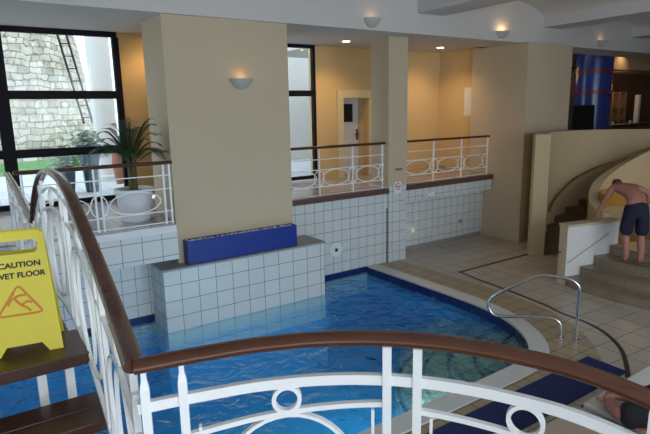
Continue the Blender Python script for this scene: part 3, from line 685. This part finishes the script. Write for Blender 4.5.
for ua, ub, va, vm_, vb, rr_ in ((69.4, 47.6, 0.225, 0.203, 0.186, 0.035), (44.4, 22.5, 0.20, 0.214, 0.225, 0.041)):
    a_, b_ = u_of(ua), u_of(ub); mid = (a_+b_)/2
    # lower band bows up to touch the ring in the middle
    bm = bmesh.new(); pts = []; sd = []
    for i in range(41):
        f = i/40; p, nn = PN.at(a_+(b_-a_)*f, va+(vb-va)*f+(vm_-(va+vb)/2)*4*f*(1-f)); pts.append(p-lr.location); sd.append(nn)
    sweep(bm, pts, sd, 0.016, 0.014); obj('lower_band', bm, PAINT, lr)
    PN.ring(lr, mid, 0.130+rr_, rr_, rr_, 0.018, 0.011)
    PN.ring(lr, mid, vm_+0.235, 0.2, 0.228, 0.018, 0.010)
    PN.ring(lr, a_, 0.50, 0.15, 0.18, 0.018, 0.010, -PI/2, PI/2, 'half_ring'); PN.ring(lr, b_, 0.50, 0.15, 0.18, 0.018, 0.010, PI/2, 1.5*PI, 'half_ring')
    for f in (0.07, 0.93): PN.post(lr, a_+(b_-a_)*f, vm_, 0.80, 0.008, 0.018)
    PN.bar(lr, 'bottom_band', a_, b_, 0.79, 0.79, 0.028, 0.022)
# --- bridge railing, humped, going away to the terrace
bp = [(0.30, 1.32, 2.323), (0.335, 1.60, 2.328), (0.36, 1.84, 2.357), (0.38, 2.10, 2.405), (0.395, 2.37, 2.475), (0.41, 2.75, 2.58), (0.42, 3.08, 2.625), (0.42, 3.43, 2.635), (0.42, 3.70, 2.610), (0.42, 3.95, 2.55), (0.42, 4.25, 2.43), (0.42, 4.50, 2.29), (0.42, 4.70, 2.15)]
PB = Panel(bp)
br_ = thing('bridge_railing', 'arched railing rising over the bridge from the foreground corner', 'railing', (0.30, 1.32, 1.47))
PB.bar(br_, 'handrail', 0.0, PB.L, 0, 0, 0.058, 0.038, RAILW, rnd=16, n=90)
PB.bar(br_, 'top_band', 0.03, PB.L, 0.10, 0.10, 0.018, 0.014, n=80)
PB.bar(br_, 'lower_band', 0.03, PB.L, 0.22, 0.22, 0.016, 0.011, n=80)
PB.bar(br_, 'bottom_band', 0.03, PB.L, 0.80, 0.80, 0.020, 0.022, n=80)
for u in (0.06, 0.80, 0.92, 1.72, 1.84, 2.62, 2.74, 3.36): PB.post(br_, u, 0.02, 0.82, 0.018, 0.020)
for u in (0.44, 1.32, 2.22, 3.04):
    PB.ring(br_, u, 0.16, 0.045, 0.045, 0.016, 0.009); PB.ring(br_, u, 0.50, 0.34, 0.26, 0.016, 0.009); PB.ring(br_, u, 0.50, 0.17, 0.26, 0.016, 0.008)
PF = Panel([(0.42, 4.72, 2.14), (0.42, 5.1, 2.175), (0.42, 5.64, 2.235), (0.42, 6.3, 2.285), (0.42, 6.98, 2.32)])
fr_ = thing('bridge_railing', 'far straight railing of the bridge climbing to the left terrace', 'railing', (0.42, 4.72, 1.3))
PF.bar(fr_, 'handrail', 0, PF.L, 0, 0, 0.065, 0.045, RAILW, rnd=12, n=40)
for v, h in ((0.10, 0.018), (0.22, 0.014), (0.78, 0.026)): PF.bar(fr_, 'band', 0.0, PF.L, v, v, 0.03, h, n=30)
for u in (0.05, 0.75, 1.5, 2.2): PF.post(fr_, u, 0.02, 0.80, 0.02, 0.034)
for u in (0.4, 1.12, 1.85): PF.ring(fr_, u, 0.50, 0.28, 0.25, 0.028, 0.011); PF.ring(fr_, u, 0.16, 0.05, 0.05, 0.028, 0.01)

# ================================================================== bridge treads and landing
bd = thing('footbridge', 'dark wooden plank bridge over the pool at the lower left', 'bridge', (-0.35, 2.8, 1.45))
def plank(y0, y1, z, rz=0.0, x0=-1.05, x1=0.405):
    bm = bmesh.new(); yc = (y0+y1)/2
    box(bm, x0+0.35, x1+0.35, y0-2.8, (y0+y1)/2-2.8-0.004, z-0.05-1.45, z-1.45); box(bm, x0+0.35, x1+0.35, (y0+y1)/2-2.8+0.004, y1-2.8, z-0.05-1.45, z-1.45)
    return obj('tread', bm, TREADW, bd, bevel=0.004)
def solid(y0, y1, z, x0=-1.05, x1=0.405): return obj('tread', bx(x0+0.35, x1+0.35, y0-2.8, y1-2.8, z-0.06-1.45, z-1.45), TREADW, bd, bevel=0.004)
plank(2.32, 2.61, 1.64); solid(2.67, 3.02, 1.82)
obj('tread', bx(-0.70, 0.725, 3.03-2.8, 3.8-2.8, 1.75-1.45, 1.80-1.45), TREADW, bd, bevel=0.004)
for y0, z in ((3.86, 1.70), (4.22, 1.58), (4.58, 1.47)): solid(y0, y0+0.34, z)
obj('tread', bx(-0.70, 0.725, 4.95-2.8, 6.98-2.8, 1.38-1.45, 1.44-1.45), TREADW, bd, bevel=0.004)
solid(1.86, 2.12, 1.50)
for x, y in ((0.175, 2.74), (0.30, 2.76), (-0.85, 2.74)): obj('support', bx(x+0.35, x+0.39, y-2.8, y-2.8+0.05, -1.3-1.45, 1.76-1.45), PAINT, bd)
for x in (-0.90, 0.33):
    bm = bmesh.new(); pts = [(x+0.35, y-2.8, z-1.45) for y, z in ((3.1, 1.72), (3.8, 1.72), (4.2, 1.55), (4.9, 1.33), (6.9, 1.33))]
    lo = [(p[0], p[1], p[2]-0.12) for p in pts[::-1]]; extr(bm, pts+lo, (0.04, 0, 0)); obj('stringer', bm, PAINT, bd)
bm = bmesh.new(); pts = [(-1.6, -2.5), (1.2, -2.5)] + [onarc(d, 0)[:2] for d in range(-20, 75, 4)] + [(0.30, 1.33), (0.32, 1.75), (-1.6, 1.75)]
pts = [p for p in pts]
bm2 = bmesh.new(); prism(bm2, pts, 1.32, 1.45); struct('floor_landing', bm2, TREADW); bm.free()

# ================================================================== wet floor sign
sg = thing('wet_floor_sign', 'yellow folding caution wet floor sign standing on the bridge plank', 'sign', (0.147, 2.82, 1.822), math.radians(-9))
def signpanel(lean, yb, name):
    """flat outline (x across, h up) tilted back by lean"""
    H_ = 0.585; bw, tw = 0.165, 0.130
    out = [(-bw, 0), (-0.105, 0), (-0.075, 0.045), (0.075, 0.045), (0.105, 0), (bw, 0), (tw, H_-0.015), (tw-0.02, H_), (-tw+0.02, H_), (-tw, H_-0.015)]
    hole = [(-0.085, H_-0.105), (0.085, H_-0.105), (0.1, H_-0.09), (0.1, H_-0.06), (0.088, H_-0.042), (-0.088, H_-0.042), (-0.1, H_-0.06), (-0.1, H_-0.09)]
    bm = bmesh.new(); Y = lambda h: yb+lean*h/H_
    # left part + right part + bridges so the hand hole is a real hole
    left = [(-bw, 0), (-0.105, 0), (-0.075, 0.045), (0, 0.045), (0, H_-0.105), (-0.085, H_-0.105), (-0.1, H_-0.09), (-0.1, H_-0.06), (-0.088, H_-0.042), (0, H_-0.042), (0, H_), (-tw+0.02, H_), (-tw, H_-0.015)]
    for sgn in (1, -1):
        poly = [(x*sgn, h) for x, h in left]
        extr(bm, [(x, Y(h), h) for x, h in poly], (0, 0.012, 0))
    bmesh.ops.remove_doubles(bm, verts=bm.verts[:], dist=1e-5)
    # raised border round the print area
    return obj(name, bm, YEL, sg)
signpanel(0.10, 0.0, 'front_panel'); signpanel(-0.10, 0.235, 'back_panel')
bm = bmesh.new(); tube(bm, [(-0.11, 0.118, 0.582), (0.11, 0.118, 0.582)], 0.012, 10); obj('hinge', bm, YEL, sg, smooth=True)
LE = math.atan2(0.10, 0.585)
def txt(s, size, x, h, mat, parent, name, space=1.0):
    cu = bpy.data.curves.new(name, 'FONT'); cu.body = s; cu.size = size; cu.align_x = 'CENTER'; cu.extrude = 0.0006; cu.offset = 0.0013
    to = bpy.data.objects.new(name, cu); COL.objects.link(to); dg = bpy.context.evaluated_depsgraph_get()
    me = bpy.data.meshes.new_from_object(to.evaluated_get(dg)); bpy.data.objects.remove(to); me.materials.clear(); me.materials.append(mat)
    xs = [v.co.x for v in me.vertices]; k_ = space/(max(xs)-min(xs)); c_ = (max(xs)+min(xs))/2
    for v in me.vertices: v.co.x = (v.co.x-c_)*k_
    o = bpy.data.objects.new(name, me); COL.objects.link(o); o.parent = parent
    return o
for s, size, h, sc in (('CAUTION', 0.036, 0.417, 0.178), ('WET FLOOR', 0.036, 0.368, 0.216)):
    o = txt(s, size, 0, h, BLK, sg, 'lettering', sc); o.location = (0.016, 0.10*h/0.585-0.0012, h); o.rotation_euler = (PI/2-LE, 0, 0)
def pf(x, h, d=0.0012): return Vector((x, 0.10*h/0.585-d, h))
bm = bmesh.new(); tri = []
for (ax, ah) in ((0.103, 0.187), (0.005, 0.33), (-0.093, 0.187)): tri.append((ax, ah))
path = []
for i in range(3):
    a = Vector(tri[i]); pv = Vector(tri[i-1]); nx = Vector(tri[(i+1) % 3])
    p1 = a+(pv-a).normalized()*0.02; p2 = a+(nx-a).normalized()*0.02
    for f in (0, .5, 1): path.append((1-f)**2*p1+2*f*(1-f)*a+f*f*p2)
path = [Vector((q.x-0.005, q.y+0.005)) for q in path]
sweep(bm, [pf(q.x, q.y) for q in path], Vector((0, 1, -0.16)), 0.0015, 0.010, closed=True)
obj('warning_triangle', bm, ORG, sg)
bm = bmesh.new()
for seg_ in ([(-0.024, 0.278), (-0.010, 0.255), (0.008, 0.235)], [(0.008, 0.235), (0.028, 0.222), (0.044, 0.203)], [(0.008, 0.238), (0.032, 0.252), (0.052, 0.244)], [(-0.020, 0.277), (0.006, 0.284), (0.028, 0.284)], [(-0.024, 0.276), (-0.040, 0.262), (-0.050, 0.240)]):
    sweep(bm, [pf(x, h) for x, h in seg_], Vector((0, 1, -0.16)), 0.0015, 0.011)
mt = Matrix.Translation(pf(-0.026, 0.294)) @ Matrix.Rotation(PI/2, 4, 'X'); bmesh.ops.create_cone(bm, cap_ends=True, segments=16, radius1=0.008, radius2=0.008, depth=0.0015, matrix=mt)
obj('slipping_figure', bm, ORG, sg)

# ================================================================== pool grab rail
ang = math.radians(118); dv = Vector((math.cos(ang), math.sin(ang), 0)); g0 = Vector((6.23, 3.55, 0.006))
gr = thing('pool_handrail', 'polished steel pool entry handrail looping over the coping', 'handrail', g0)
prof = [(0, 0), (0, 0.35), (0, 0.66), (0.03, 0.74), (0.10, 0.785), (0.2, 0.80), (0.47, 0.80), (0.70, 0.66), (1.0, 0.46), (1.08, 0.38), (1.10, 0.28), (1.05, 0.19), (0.94, 0.16), (0.65, 0.20), (0.40, 0.235), (0.27, 0.235), (0.20, 0.19), (0.18, 0.10), (0.18, 0.0)]
bm = bmesh.new(); tube(bm, smooth_path([dv*a+Vector((0, 0, b_)) for a, b_ in prof], 5), 0.021, 12); obj('tube', bm, CHROME, gr, smooth=True)
for a_ in (0, 0.18):
    bm = bmesh.new(); lathe(bm, [(0.05, 0), (0.05, 0.008), (0.03, 0.018), (0.022, 0.018)], 20, (dv.x*a_, dv.y*a_)); obj('flange', bm, CHROME, gr, smooth=True)

# ================================================================== mats, loungers
c = tag(obj('floor_mat', bx(3.0, 5.88, 2.73, 3.19, 0.0, 0.018), MATB), 'long navy blue mat lying on the tan tiles beside the pool', 'mat')
def lounger(loc, label, cm, fm):
    t = thing('sun_lounger', label, 'sun lounger', loc)
    bm = bmesh.new()
    for x in (0.02, 0.60): box(bm, x-0.035, x+0.045, -1.9, 0.05, 0.12, 0.275)
    for y in (-1.9, -0.95, -0.04): box(bm, 0.06, 0.60, y, y+0.04, 0.20, 0.25)
    obj('frame', bm, fm, t)
    for x in (0.025, 0.605):
        for y in (-1.75, -0.14): obj('leg', bx(x, x+0.03, y, y+0.04, 0, 0.20), fm, t)
    obj('cushion', bx(0.0, 0.66, -1.9, 0.02, 0.278, 0.34), cm, t, bevel=0.014)
    return t
lounger((4.34, 2.34, 0.0), 'white cushioned lounger carrying the seated person in black shorts', CUSH, LFR)
lounger((5.07, 2.34, 0.0), 'white cushioned lounger at the right edge beyond the brown handrail', CUSH, LFR)
lounger((3.60, 2.34, 0.0), 'beige lounger partly behind the white rings at the bottom of the photo', BEIGEC, LFR)

# ================================================================== wall lamps, downlights
def half_bowl(bm, r, h, n=14):
    """half bowl on a wall facing -Y, open on top"""
    prof = [(0.12*r, 0), (0.45*r, 0.12*h), (0.8*r, 0.55*h), (r, h), (r*0.94, h), (0.74*r, 0.58*h), (0.3*r, 0.2*h)]
    lathe(bm, prof, n, (0, 0), PI, 2*PI)
def sconce(loc, label, power, r=0.17, gm=None):
    t = thing('wall_sconce', label, 'wall lamp', loc, group='half bowl uplighter sconces')
    bm = bmesh.new(); half_bowl(bm, r, 0.15); obj('bowl', bm, SHELL, t, smooth=True)
    obj('back_plate', bx(-0.06, 0.06, -0.012, -0.001, 0.02, 0.13), SHELL, t)
    bm = bmesh.new(); bmesh.ops.create_uvsphere(bm, u_segments=12, v_segments=8, radius=0.03, matrix=Matrix.Translation((0.04, -0.06, 0.08))); obj('bulb', bm, gm or GLOWD, t, smooth=True)
    point('sconce_light', (loc[0], loc[1]-0.09, loc[2]+0.17), power, (1, 0.60, 0.25), 0.03)
sconce((3.53, 7.36, 3.27), 'pale half bowl sconce on the front of the big pillar', 0.35, 0.19)
sconce((5.93, 7.30, 4.27), 'pale half bowl sconce on the beam above the oval ring railing', 0.22)
sconce((9.26, 7.30, 4.27), 'pale half bowl sconce on the beam left of the broad right column, brightly lit', 1.1, 0.17, GLOW)
sconce((12.88, 7.30, 4.28), 'pale half bowl sconce on the beam above the blue mosaic column', 0.2)
def downlight(loc, label, power, lit=True):
    t = thing('downlight', label, 'ceiling light', loc, group='round recessed downlights')
    bm = bmesh.new(); lathe(bm, [(0.075, -0.006), (0.10, -0.006), (0.10, 0), (0.075, 0)], 24, cap=False); obj('trim_ring', bm, PLAST, t)
    bm = bmesh.new(); lathe(bm, [(0.075, -0.004), (0.0, -0.004)], 24); obj('lamp_disc', bm, DLM, t)
    spot('downlight_beam', (loc[0], loc[1], loc[2]-0.03), (loc[0], loc[1]+0.25, 0), power, (1, 0.66, 0.33), 130, 0.9, 0.06)
downlight((6.63, 8.95, 4.28), 'round downlight in the terrace ceiling left of the slim column', 60)
downlight((9.27, 8.95, 4.28), 'round downlight in the terrace ceiling right of the slim column', 60)
downlight((2.88, 9.25, 4.28), 'round downlight in the terrace ceiling left of the big pillar', 26)
spot('bulkhead_spot', (19.2, 9.75, 4.58), (19.2, 10.2, 4.1), 8, (1, 0.65, 0.32), 120, 0.6)
point('foyer_glow', (15.0, 10.6, 3.9), 12, (1, 0.62, 0.32), 0.3)
point('bar_glow', (20.0, 10.2, 3.6), 12, (1, 0.6, 0.3), 0.2)
point('stair_warm_fill', (10.55, 5.05, 1.22), 1.6, (1, 0.62, 0.18), 0.05)  # added warm fill near the stair, no lamp fitting here
for x_ in (-2.0, -0.2, 1.6, 3.0, 3.9): spot('underwater_fill', (x_, 3.72, -0.55), (x_+0.6, 6.5, -1.1), 18 if x_ < 0 else 36, (0.75, 0.92, 1.0), 150, 0.8, 0.08)  # added spots, out of sight under the near edge, to brighten the water
# round wall lights and inlet on the tiles
def disc(name, label, cat, loc, r, rim, face, em=None):
    t = thing(name, label, cat, loc)
    bm = bmesh.new(); lathe(bm, [(r, 0), (r, 0.008), (r*0.85, 0.016), (r*0.75, 0.012)], 28); bmesh.ops.rotate(bm, verts=bm.verts[:], matrix=Matrix.Rotation(PI/2, 3, 'X')); obj('rim', bm, rim, t, smooth=True)
    bm = bmesh.new(); lathe(bm, [(r*0.78, 0.004), (r*0.78, 0.011), (0, 0.012)], 28); bmesh.ops.rotate(bm, verts=bm.verts[:], matrix=Matrix.Rotation(PI/2, 3, 'X')); obj('face', bm, face, t, smooth=True)
    return t
disc('wall_light', 'small round glowing light low on the white tiles right of the slim column', 'wall lamp', (7.74, 8.168, 0.42), 0.055, PLAST, GLOW)
disc('wall_light', 'small dark unlit round fitting low on the recess tiles near the broad column', 'wall lamp', (9.22, 8.168, 0.42), 0.055, TOPT, TOPT)
point('wall_light_glow', (7.74, 8.08, 0.42), 0.08, (1, 0.8, 0.5), 0.03)
t = disc('pool_inlet', 'round white pool inlet cover on the tiled wall just above the water', 'inlet', (5.46, 7.748, 0.45), 0.135, PLAST, PLAST)
obj('centre_hole', bx(-0.03, 0.03, -0.016, -0.012, -0.03, 0.03), BLACKB, t)
# no smoking sign
t = thing('no_smoking_sign', 'small white no smoking sign at the foot of the slim column', 'sign', (6.90, 7.694, 1.47))
obj('plate', bx(-0.085, 0.085, 0.0, 0.006, -0.12, 0.10), PLAST, t)
bm = bmesh.new(); sweep(bm, [(0.06*math.cos(2*PI*i/32), -0.001, 0.01+0.06*math.sin(2*PI*i/32)) for i in range(32)], Vector((0, 1, 0)), 0.002, 0.014, closed=True); sweep(bm, [(-0.042, -0.001, 0.052), (0.042, -0.001, -0.032)], Vector((0, 1, 0)), 0.002, 0.012); obj('prohibition_ring', bm, REDP, t)
bm = bmesh.new(); box(bm, -0.045, 0.03, -0.0005, 0, 0.004, 0.018); box(bm, 0.034, 0.045, -0.0005, 0, 0.004, 0.018); obj('cigarette', bm, BLK, t)
tag(obj('small_plaque', bx(6.85, 7.02, 7.708, 7.718, 1.79, 1.83), GREYP), 'narrow grey plaque on the slim column above the no smoking sign', 'plaque')
t = thing('alarm_box', 'small white box on the front of the broad right column', 'alarm box', (10.98, 7.30, 3.36)); obj('case', bx(-0.06, 0.06, -0.05, -0.001, -0.01, 0.22), PLAST, t, bevel=0.008); obj('button', bx(-0.025, 0.025, -0.056, -0.05, 0.07, 0.12), CREAM, t)
t = thing('wall_poster', 'white notice on the warm lit wall just left of the broad column', 'notice', (10.139, 8.83, 3.05)); obj('sheet', bx(-0.008, 0, -0.2, 0.14, -0.3, 0.36), PLAST, t); obj('printed_block', bx(-0.0095, -0.008, -0.15, 0.09, -0.22, 0.1), GREYED, t)
t = thing('fascia_socket', 'small white socket plate on the tiled fascia right of the slim column', 'socket', (7.98, 7.88, 1.20)); obj('plate', bx(-0.1, 0.1, -0.012, -0.001, -0.035, 0.035), PLAST, t); obj('cover', bx(-0.03, 0.03, -0.018, -0.012, -0.02, 0.02), GREYED, t)
t = thing('push_button', 'tiny brass button on the end of the white hot tub wall', 'button', (8.085, 4.99, 0.55)); bm = bmesh.new(); lathe(bm, [(0.02, 0), (0.02, 0.01), (0, 0.012)], 14); bmesh.ops.rotate(bm, verts=bm.verts[:], matrix=Matrix.Rotation(-PI/2, 3, 'Y')); obj('cap', bm, BRASS, t)

# ================================================================== people
def skin_mesh(verts, edges, radii, sub=2):
    me = bpy.data.meshes.new('tmp'); me.from_pydata([tuple(v) for v in verts], edges, []); o = bpy.data.objects.new('tmp', me); COL.objects.link(o)
    md = o.modifiers.new('s', 'SKIN'); md.use_smooth_shade = True; md.branch_smoothing = 0.3
    for i, r in enumerate(radii):
        sv = me.skin_vertices[0].data[i]; sv.radius = (r, r) if not isinstance(r, tuple) else r; sv.use_root = (i == 0)
    ss = o.modifiers.new('u', 'SUBSURF'); ss.levels = sub; ss.render_levels = sub
    dg = bpy.context.evaluated_depsgraph_get(); dg.update(); m2 = bpy.data.meshes.new_from_object(o.evaluated_get(dg)); bpy.data.objects.remove(o)
    bm = bmesh.new(); bm.from_mesh(m2); return bm
def join(bm, other):
    me = bpy.data.meshes.new('j'); other.to_mesh(me); other.free(); bm.from_mesh(me); bpy.data.meshes.remove(me)
def chain(bm, pts, rad, sub=1):
    n = len(pts); join(bm, skin_mesh(pts, [(i, i+1) for i in range(n-1)], rad, sub))
# --- bather bending over the tub wall, back towards the camera
PB_ = Vector((8.645, 4.07, 0.45))
fwd = Vector((0.62, 0.78, 0)).normalized(); rgt = Vector((fwd.y, -fwd.x, 0))          # facing away from the camera
def bp_(r, f, z): return rgt*r+fwd*f+Vector((0, 0, z))
t = thing('person', 'bare backed man in dark swim shorts bending over the hot tub wall', 'person', PB_)
hipz = 0.97
V = [bp_(0.0, 0.06, hipz), bp_(0.0, 0.16, hipz+0.10), bp_(-0.02, 0.30, hipz+0.17), bp_(-0.04, 0.44, hipz+0.21), bp_(-0.06, 0.53, hipz+0.22), bp_(-0.07, 0.61, hipz+0.20), bp_(-0.08, 0.68, hipz+0.17),
     bp_(0.095, 0.05, hipz-0.04), bp_(0.10, 0.06, 0.46), bp_(0.075, -0.05, 0.24), bp_(0.06, -0.06, 0.075), bp_(0.065, 0.08, 0.035),
     bp_(-0.095, 0.05, hipz-0.04), bp_(-0.11, 0.12, 0.46), bp_(-0.11, 0.05, 0.24), bp_(-0.105, 0.05, 0.075), bp_(-0.125, 0.18, 0.035),
     bp_(-0.22, 0.44, hipz+0.20), bp_(-0.31, 0.48, hipz-0.02), bp_(-0.38, 0.53, hipz-0.24), bp_(-0.40, 0.55, hipz-0.32),
     bp_(0.15, 0.44, hipz+0.20), bp_(0.32, 0.42, hipz+0.12), bp_(0.38, 0.46, hipz-0.05), bp_(0.36, 0.55, hipz-0.12)]
E_ = [(0, 1), (1, 2), (2, 3), (3, 4), (4, 5), (5, 6), (0, 7), (7, 8), (8, 9), (9, 10), (10, 11), (0, 12), (12, 13), (13, 14), (14, 15), (15, 16), (3, 17), (17, 18), (18, 19), (19, 20), (3, 21), (21, 22), (22, 23), (23, 24)]
Rr = [(0.15, 0.12), (0.15, 0.115), (0.165, 0.12), (0.165, 0.11), 0.062, 0.085, 0.075, 0.09, 0.062, 0.062, 0.038, 0.032, 0.09, 0.062, 0.062, 0.038, 0.032, 0.062, 0.045, 0.032, 0.034, 0.062, 0.045, 0.034, 0.034]
body = skin_mesh(V, E_, Rr)
def fingers(bm, wrist, d, n, s=1.0, curl=0.4):
    d = Vector(d).normalized(); n = Vector(n).normalized(); sd = d.cross(n).normalized()
    for k, (off, ln) in enumerate(((-0.03, 0.062), (-0.01, 0.072), (0.01, 0.068), (0.03, 0.055))):
        b0 = wrist+d*0.05*s+sd*off*s; b1 = b0+d*ln*0.55*s; b2 = b1+(d-n*curl).normalized()*ln*0.5*s
        chain(bm, [wrist+d*0.02*s+sd*off*0.6*s, b0, b1, b2], [0.012*s, 0.010*s, 0.009*s, 0.007*s])
    b0 = wrist+sd*0.02*s; chain(bm, [b0, b0+(sd*0.8+d*0.6).normalized()*0.035*s, b0+(sd*0.5+d).normalized()*0.07*s], [0.012*s, 0.010*s, 0.008*s])
fingers(body, V[20], bp_(-0.25, 0.3, -0.5), bp_(0, 0, 1), curl=0.3); fingers(body, V[24], bp_(-0.1, 0.5, -0.5), bp_(0, 0, 1))
# face: nose and ears on the bowed head
hc = V[5]+Vector((0, 0, 0.01)); face = (fwd*0.75-Vector((0, 0, 0.65))).normalized()
chain(body, [hc+face*0.07, hc+face*0.105-Vector((0, 0, 0.0))], [0.018, 0.012])
for s_ in (1, -1): chain(body, [hc+rgt*s_*0.07, hc+rgt*s_*0.092+Vector((0, 0, 0.012)), hc+rgt*s_*0.088-Vector((0, 0, 0.02))], [0.012, 0.013, 0.009])
for f_ in (11, 16):
    for k in range(5): chain(body, [V[f_]+rgt*(k-2)*0.018, V[f_]+fwd*0.035+rgt*(k-2)*0.021-Vector((0, 0, 0.012))], [0.013, 0.010])
obj('body', body, SKIN, t, smooth=True)
bm = skin_mesh([hc-fwd*0.02+Vector((0, 0, 0.02)), hc+fwd*0.05+Vector((0, 0, 0.035)), hc+fwd*0.10+Vector((0, 0, 0.02))], [(0, 1), (1, 2)], [0.085, 0.088, 0.06]); obj('hair', bm, HAIRM, t, smooth=True)
bm = skin_mesh([bp_(0, 0.08, hipz+0.05), bp_(0, 0.06, hipz-0.06), bp_(0.10, 0.05, hipz-0.14), bp_(0.105, 0.05, 0.43), bp_(-0.10, 0.06, hipz-0.14), bp_(-0.115, 0.11, 0.43)], [(0, 1), (1, 2), (2, 3), (1, 4), (4, 5)], [(0.172, 0.135), (0.17, 0.14), 0.115, 0.105, 0.115, 0.105]); obj('swim_shorts', bm, SHORTM, t, smooth=True)
# --- person reclining cross-legged on the lounger
t = thing('person', 'person in black shorts reclining cross-legged on the white lounger, bare shins showing', 'person', (4.47, 2.34, 0.345))
V = [(0.0, -0.72, 0.12), (0.0, -0.84, 0.22), (0.0, -0.97, 0.33), (0.0, -1.08, 0.43), (0.0, -1.14, 0.52), (0.0, -1.17, 0.61), (0.0, -1.18, 0.69),
     (-0.10, -0.68, 0.10), (-0.27, -0.36, 0.12), (-0.10, -0.20, 0.075), (0.08, -0.10, 0.055), (0.16, -0.08, 0.045),
     (0.10, -0.68, 0.10), (0.28, -0.34, 0.13), (0.12, -0.24, 0.10), (-0.03, -0.18, 0.115), (-0.11, -0.15, 0.10),
     (-0.20, -1.04, 0.40), (-0.27, -0.82, 0.22), (-0.27, -0.62, 0.09), (0.20, -1.04, 0.40), (0.32, -0.86, 0.26), (0.30, -0.62, 0.20)]
V = [Vector(v) for v in V]
E_ = [(0, 1), (1, 2), (2, 3), (3, 4), (4, 5), (5, 6), (0, 7), (7, 8), (8, 9), (9, 10), (10, 11), (0, 12), (12, 13), (13, 14), (14, 15), (15, 16), (3, 17), (17, 18), (18, 19), (3, 20), (20, 21), (21, 22)]
body = skin_mesh(V, E_, [(0.15, 0.12), (0.14, 0.11), (0.16, 0.115), (0.15, 0.10), 0.055, 0.085, 0.07, 0.09, 0.065, 0.055, 0.038, 0.03, 0.09, 0.065, 0.055, 0.038, 0.03, 0.055, 0.042, 0.03, 0.055, 0.042, 0.03])
fingers(body, V[19], (0, 1, -0.15), (0, 0, 1)); fingers(body, V[22], (0.1, 1, -0.4), (0, 0, 1))
for f_, d in ((11, Vector((1, 0.2, 0))), (16, Vector((-1, 0.2, 0)))):
    for k in range(5): chain(body, [V[f_]+Vector((0, (k-2)*0.016, 0)), V[f_]+d*0.045+Vector((0, (k-2)*0.019, -0.004))], [0.013, 0.010])
hc = V[5]; chain(body, [hc+Vector((0, 0.07, 0)), hc+Vector((0, 0.105, -0.005))], [0.018, 0.012])
for s_ in (1, -1): chain(body, [hc+Vector((s_*0.07, 0, 0.01)), hc+Vector((s_*0.092, 0, 0.015)), hc+Vector((s_*0.088, 0, -0.02))], [0.012, 0.013, 0.009])
obj('body', body, SKIN, t, smooth=True)
bm = skin_mesh([hc+Vector((0, -0.03, 0.03)), hc+Vector((0, -0.02, 0.085))], [(0, 1)], [0.09, 0.075]); obj('hair', bm, HAIRM, t, smooth=True)
bm = skin_mesh([Vector((0, -0.82, 0.20)), Vector((0, -0.72, 0.13)), Vector((-0.13, -0.60, 0.12)), Vector((-0.26, -0.34, 0.125)), Vector((0.13, -0.60, 0.12)), Vector((0.27, -0.32, 0.135)), Vector((0, -0.42, 0.12))], [(0, 1), (1, 2), (2, 3), (1, 4), (4, 5), (1, 6)], [(0.165, 0.13), (0.18, 0.14), 0.125, 0.115, 0.125, 0.115, 0.13]); obj('shorts', bm, BLACKC, t, smooth=True)
